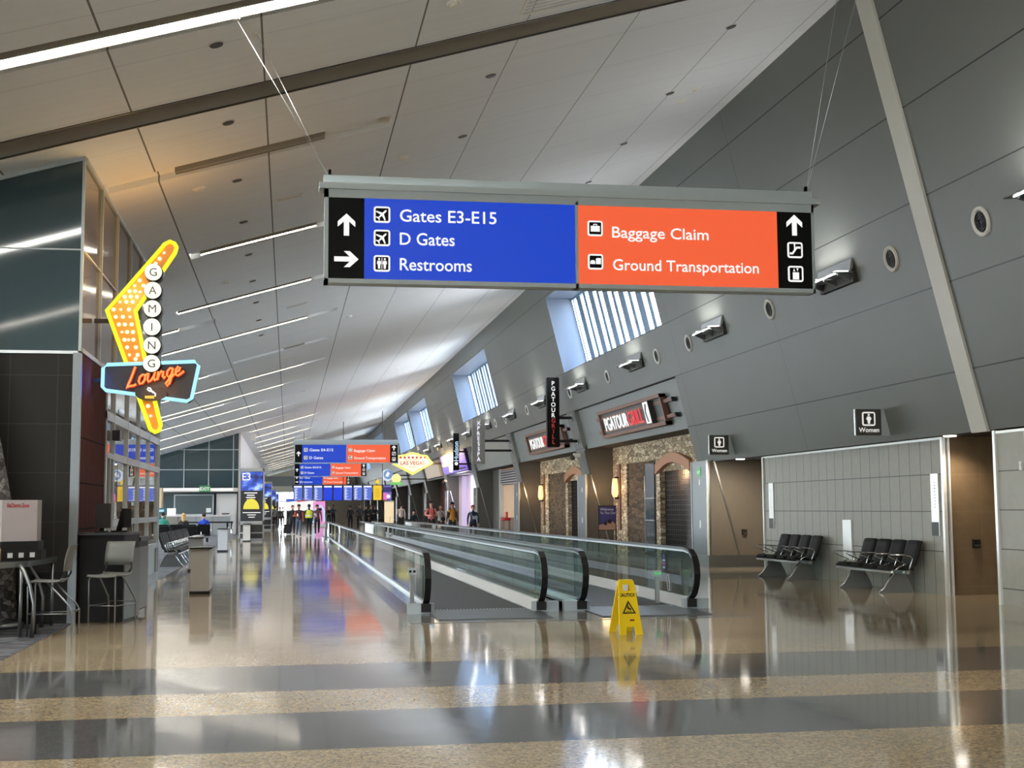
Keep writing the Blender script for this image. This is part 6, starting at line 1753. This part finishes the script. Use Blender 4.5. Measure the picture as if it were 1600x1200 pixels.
person('person in a grey hooded top walking away near the tall gate screens', -.95, 100, PI, 1.76, (112, 112, 110), (30, 30, 34), skin='light', pose='walk', arms=('down', 'swing'), phase=1)
person('person in a dark jacket walking away beside the grey hooded top', -.6, 101, PI, 1.72, (44, 46, 48), (24, 24, 28), skin='light', pose='walk', arms=('swing', 'down'), phase=-1)
person('person in a light grey coat farther along the tall gate screens', -.45, 118, 0, 1.72, (150, 148, 146), (40, 40, 44), pose='walk', arms=('down', 'down'))
person('person in a white shirt and black trousers seen from behind left of the seated travellers', 6.85, 81, PI, 1.82, (206, 190, 178), (22, 22, 24), skin='tan', pose='stand', arms=('down', 'hold'), hair=(24, 20, 20), wide=1.08)
suitcase('dark suitcase behind the white shirted person', 6.3, 81.3, (34, 32, 34))
person('person in dark clothes standing at the far end of the left walkway', 4.5, 97, PI, 1.78, (36, 32, 36), (20, 20, 24), skin='tan', pose='walk', arms=('hold', 'down'))
person('person with a dark grey coat and open collar at the walkway end', 5.05, 95, 0, 1.84, (44, 42, 46), (24, 24, 28), skin='tan', pose='walk', arms=('down', 'swing'), cap=(60, 50, 52), wide=1.1)
person('person in black leaning to the right behind the walkway end', 5.75, 99, .6, 1.74, (26, 26, 28), (22, 22, 24), skin='light', pose='stand', arms=('hold', 'down'), wide=1.1)
person('person in black standing left in the pair below the yellow notice screen', 6.2, 100, .5, 1.8, (30, 32, 30), (20, 20, 22), skin='tan', pose='stand', arms=('hold', 'hold'))
person('person in black standing right in the pair below the yellow notice screen', 6.55, 100.5, -.6, 1.78, (24, 24, 26), (20, 20, 22), skin='dark', pose='stand', arms=('down', 'hold'), hair=(16, 14, 14))
person('person in black beside the pink and blue advertisement', 3.4, 112, 0, 1.74, (26, 26, 30), (22, 22, 26), pose='stand', arms=('hold', 'down'))
person('person in a dark coat right of the pink and blue advertisement', 3.75, 111, .5, 1.9, (30, 28, 34), (24, 24, 28), pose='stand', arms=('hold', 'hold'), skin='dark')
# seated travellers with chairs
def waiting_chair(label, x, y, rz):
    o = thing('waiting_chair', label, 'chair', (x, y, 0), rz)
    m = MB(); m.rbox(-.24, -.24, .4, .24, .22, .46, .02, 2); m.build('seat', M['leather'], o)
    m = MB(); m.prism_yz([(.2, .46), (.26, .46), (.34, .88), (.29, .88)], -.24, .24); m.build('backrest', M['leather'], o)
    for sx_ in (-.21, .21):
        for sy_ in (-.2, .2):
            m = MB(); m.tube([(sx_, sy_, 0), (sx_, sy_, .4)], .015, 6); m.build('leg', M['brushed'], o)
for x, y, rz, c_, lab in ((7.25, 77, .3, (30, 28, 30), 'person in black sitting left of the pink shirted person'), (7.85, 76, -.4, (36, 34, 34), 'person in a dark jacket sitting directly left of the pink shirt')):
    waiting_chair('dark waiting chair under the ' + lab.replace('person', 'traveller').split(' sitting')[0], x, y, rz); person(lab, x, y, rz, 1.78, c_, (24, 24, 26), pose='sit', arms=('lap', 'lap'), wide=1.1, z=.08)
# travellers on the gate benches
person('person in a teal shirt sitting on the gate benches with their back to the viewer', -5.26, 58, PI, 1.8, (58, 140, 124), (40, 40, 46), pose='sit', arms=('lap', 'lap'), hair=(44, 32, 26), wide=1.15, z=.09)
person('person with blond hair sitting in the middle of the gate benches', -4.4, 58, PI, 1.72, (46, 40, 40), (40, 40, 46), pose='sit', arms=('lap', 'lap'), hair=(206, 164, 100), long_hair=True, z=.09)
person('person in a bright blue shirt leaning on the gate benches', -3.55, 58, PI, 1.72, (34, 74, 190), (40, 40, 46), pose='sit', arms=('lap', 'lap'), hair=(44, 32, 26), wide=1.1, z=.09)
# ------------------------------------------------------------------ unseen hall behind the viewer: closed end wall, window side added for daylight
m = MB(); m.add([(-14, YBACK, 0), (13, YBACK, 0), (13, YBACK, 2.7), (wx(2.7), YBACK, 2.7), (8.84, YBACK, ZT), (-14, YBACK, cz(-14))], [(0, 1, 2, 3, 4, 5)], False)
struct(m.build('wall_back', M['offwhite']))
m = MB()
for i in range(30):
    y = YBACK + (5.0-YBACK)*i/29; m.box(-14.1, y-.05, 0, -13.95, y+.05, cz(-14))
m.box(-14.1, YBACK, 0, -13.95, 5.0, .15).box(-14.1, YBACK, 1.0, -13.95, 5.0, 1.08)
o = struct(m.build('window_23', M['alu']))  # unseen windows, added to bring daylight in from the left
MB().box(-14.06, YBACK, .1, -14.05, 5.0, cz(-14)).build('pane', M['windowglass'], o)
m = MB(); m.quad((-14, 5.0, 0), (-14, WALLA_Y, 0), (-14, WALLA_Y, cz(-14)+.1), (-14, 5.0, cz(-14)+.1)); struct(m.build('wall_daylight_block', M['offwhite']))  # unseen stretch made opaque to keep daylight off the right wall
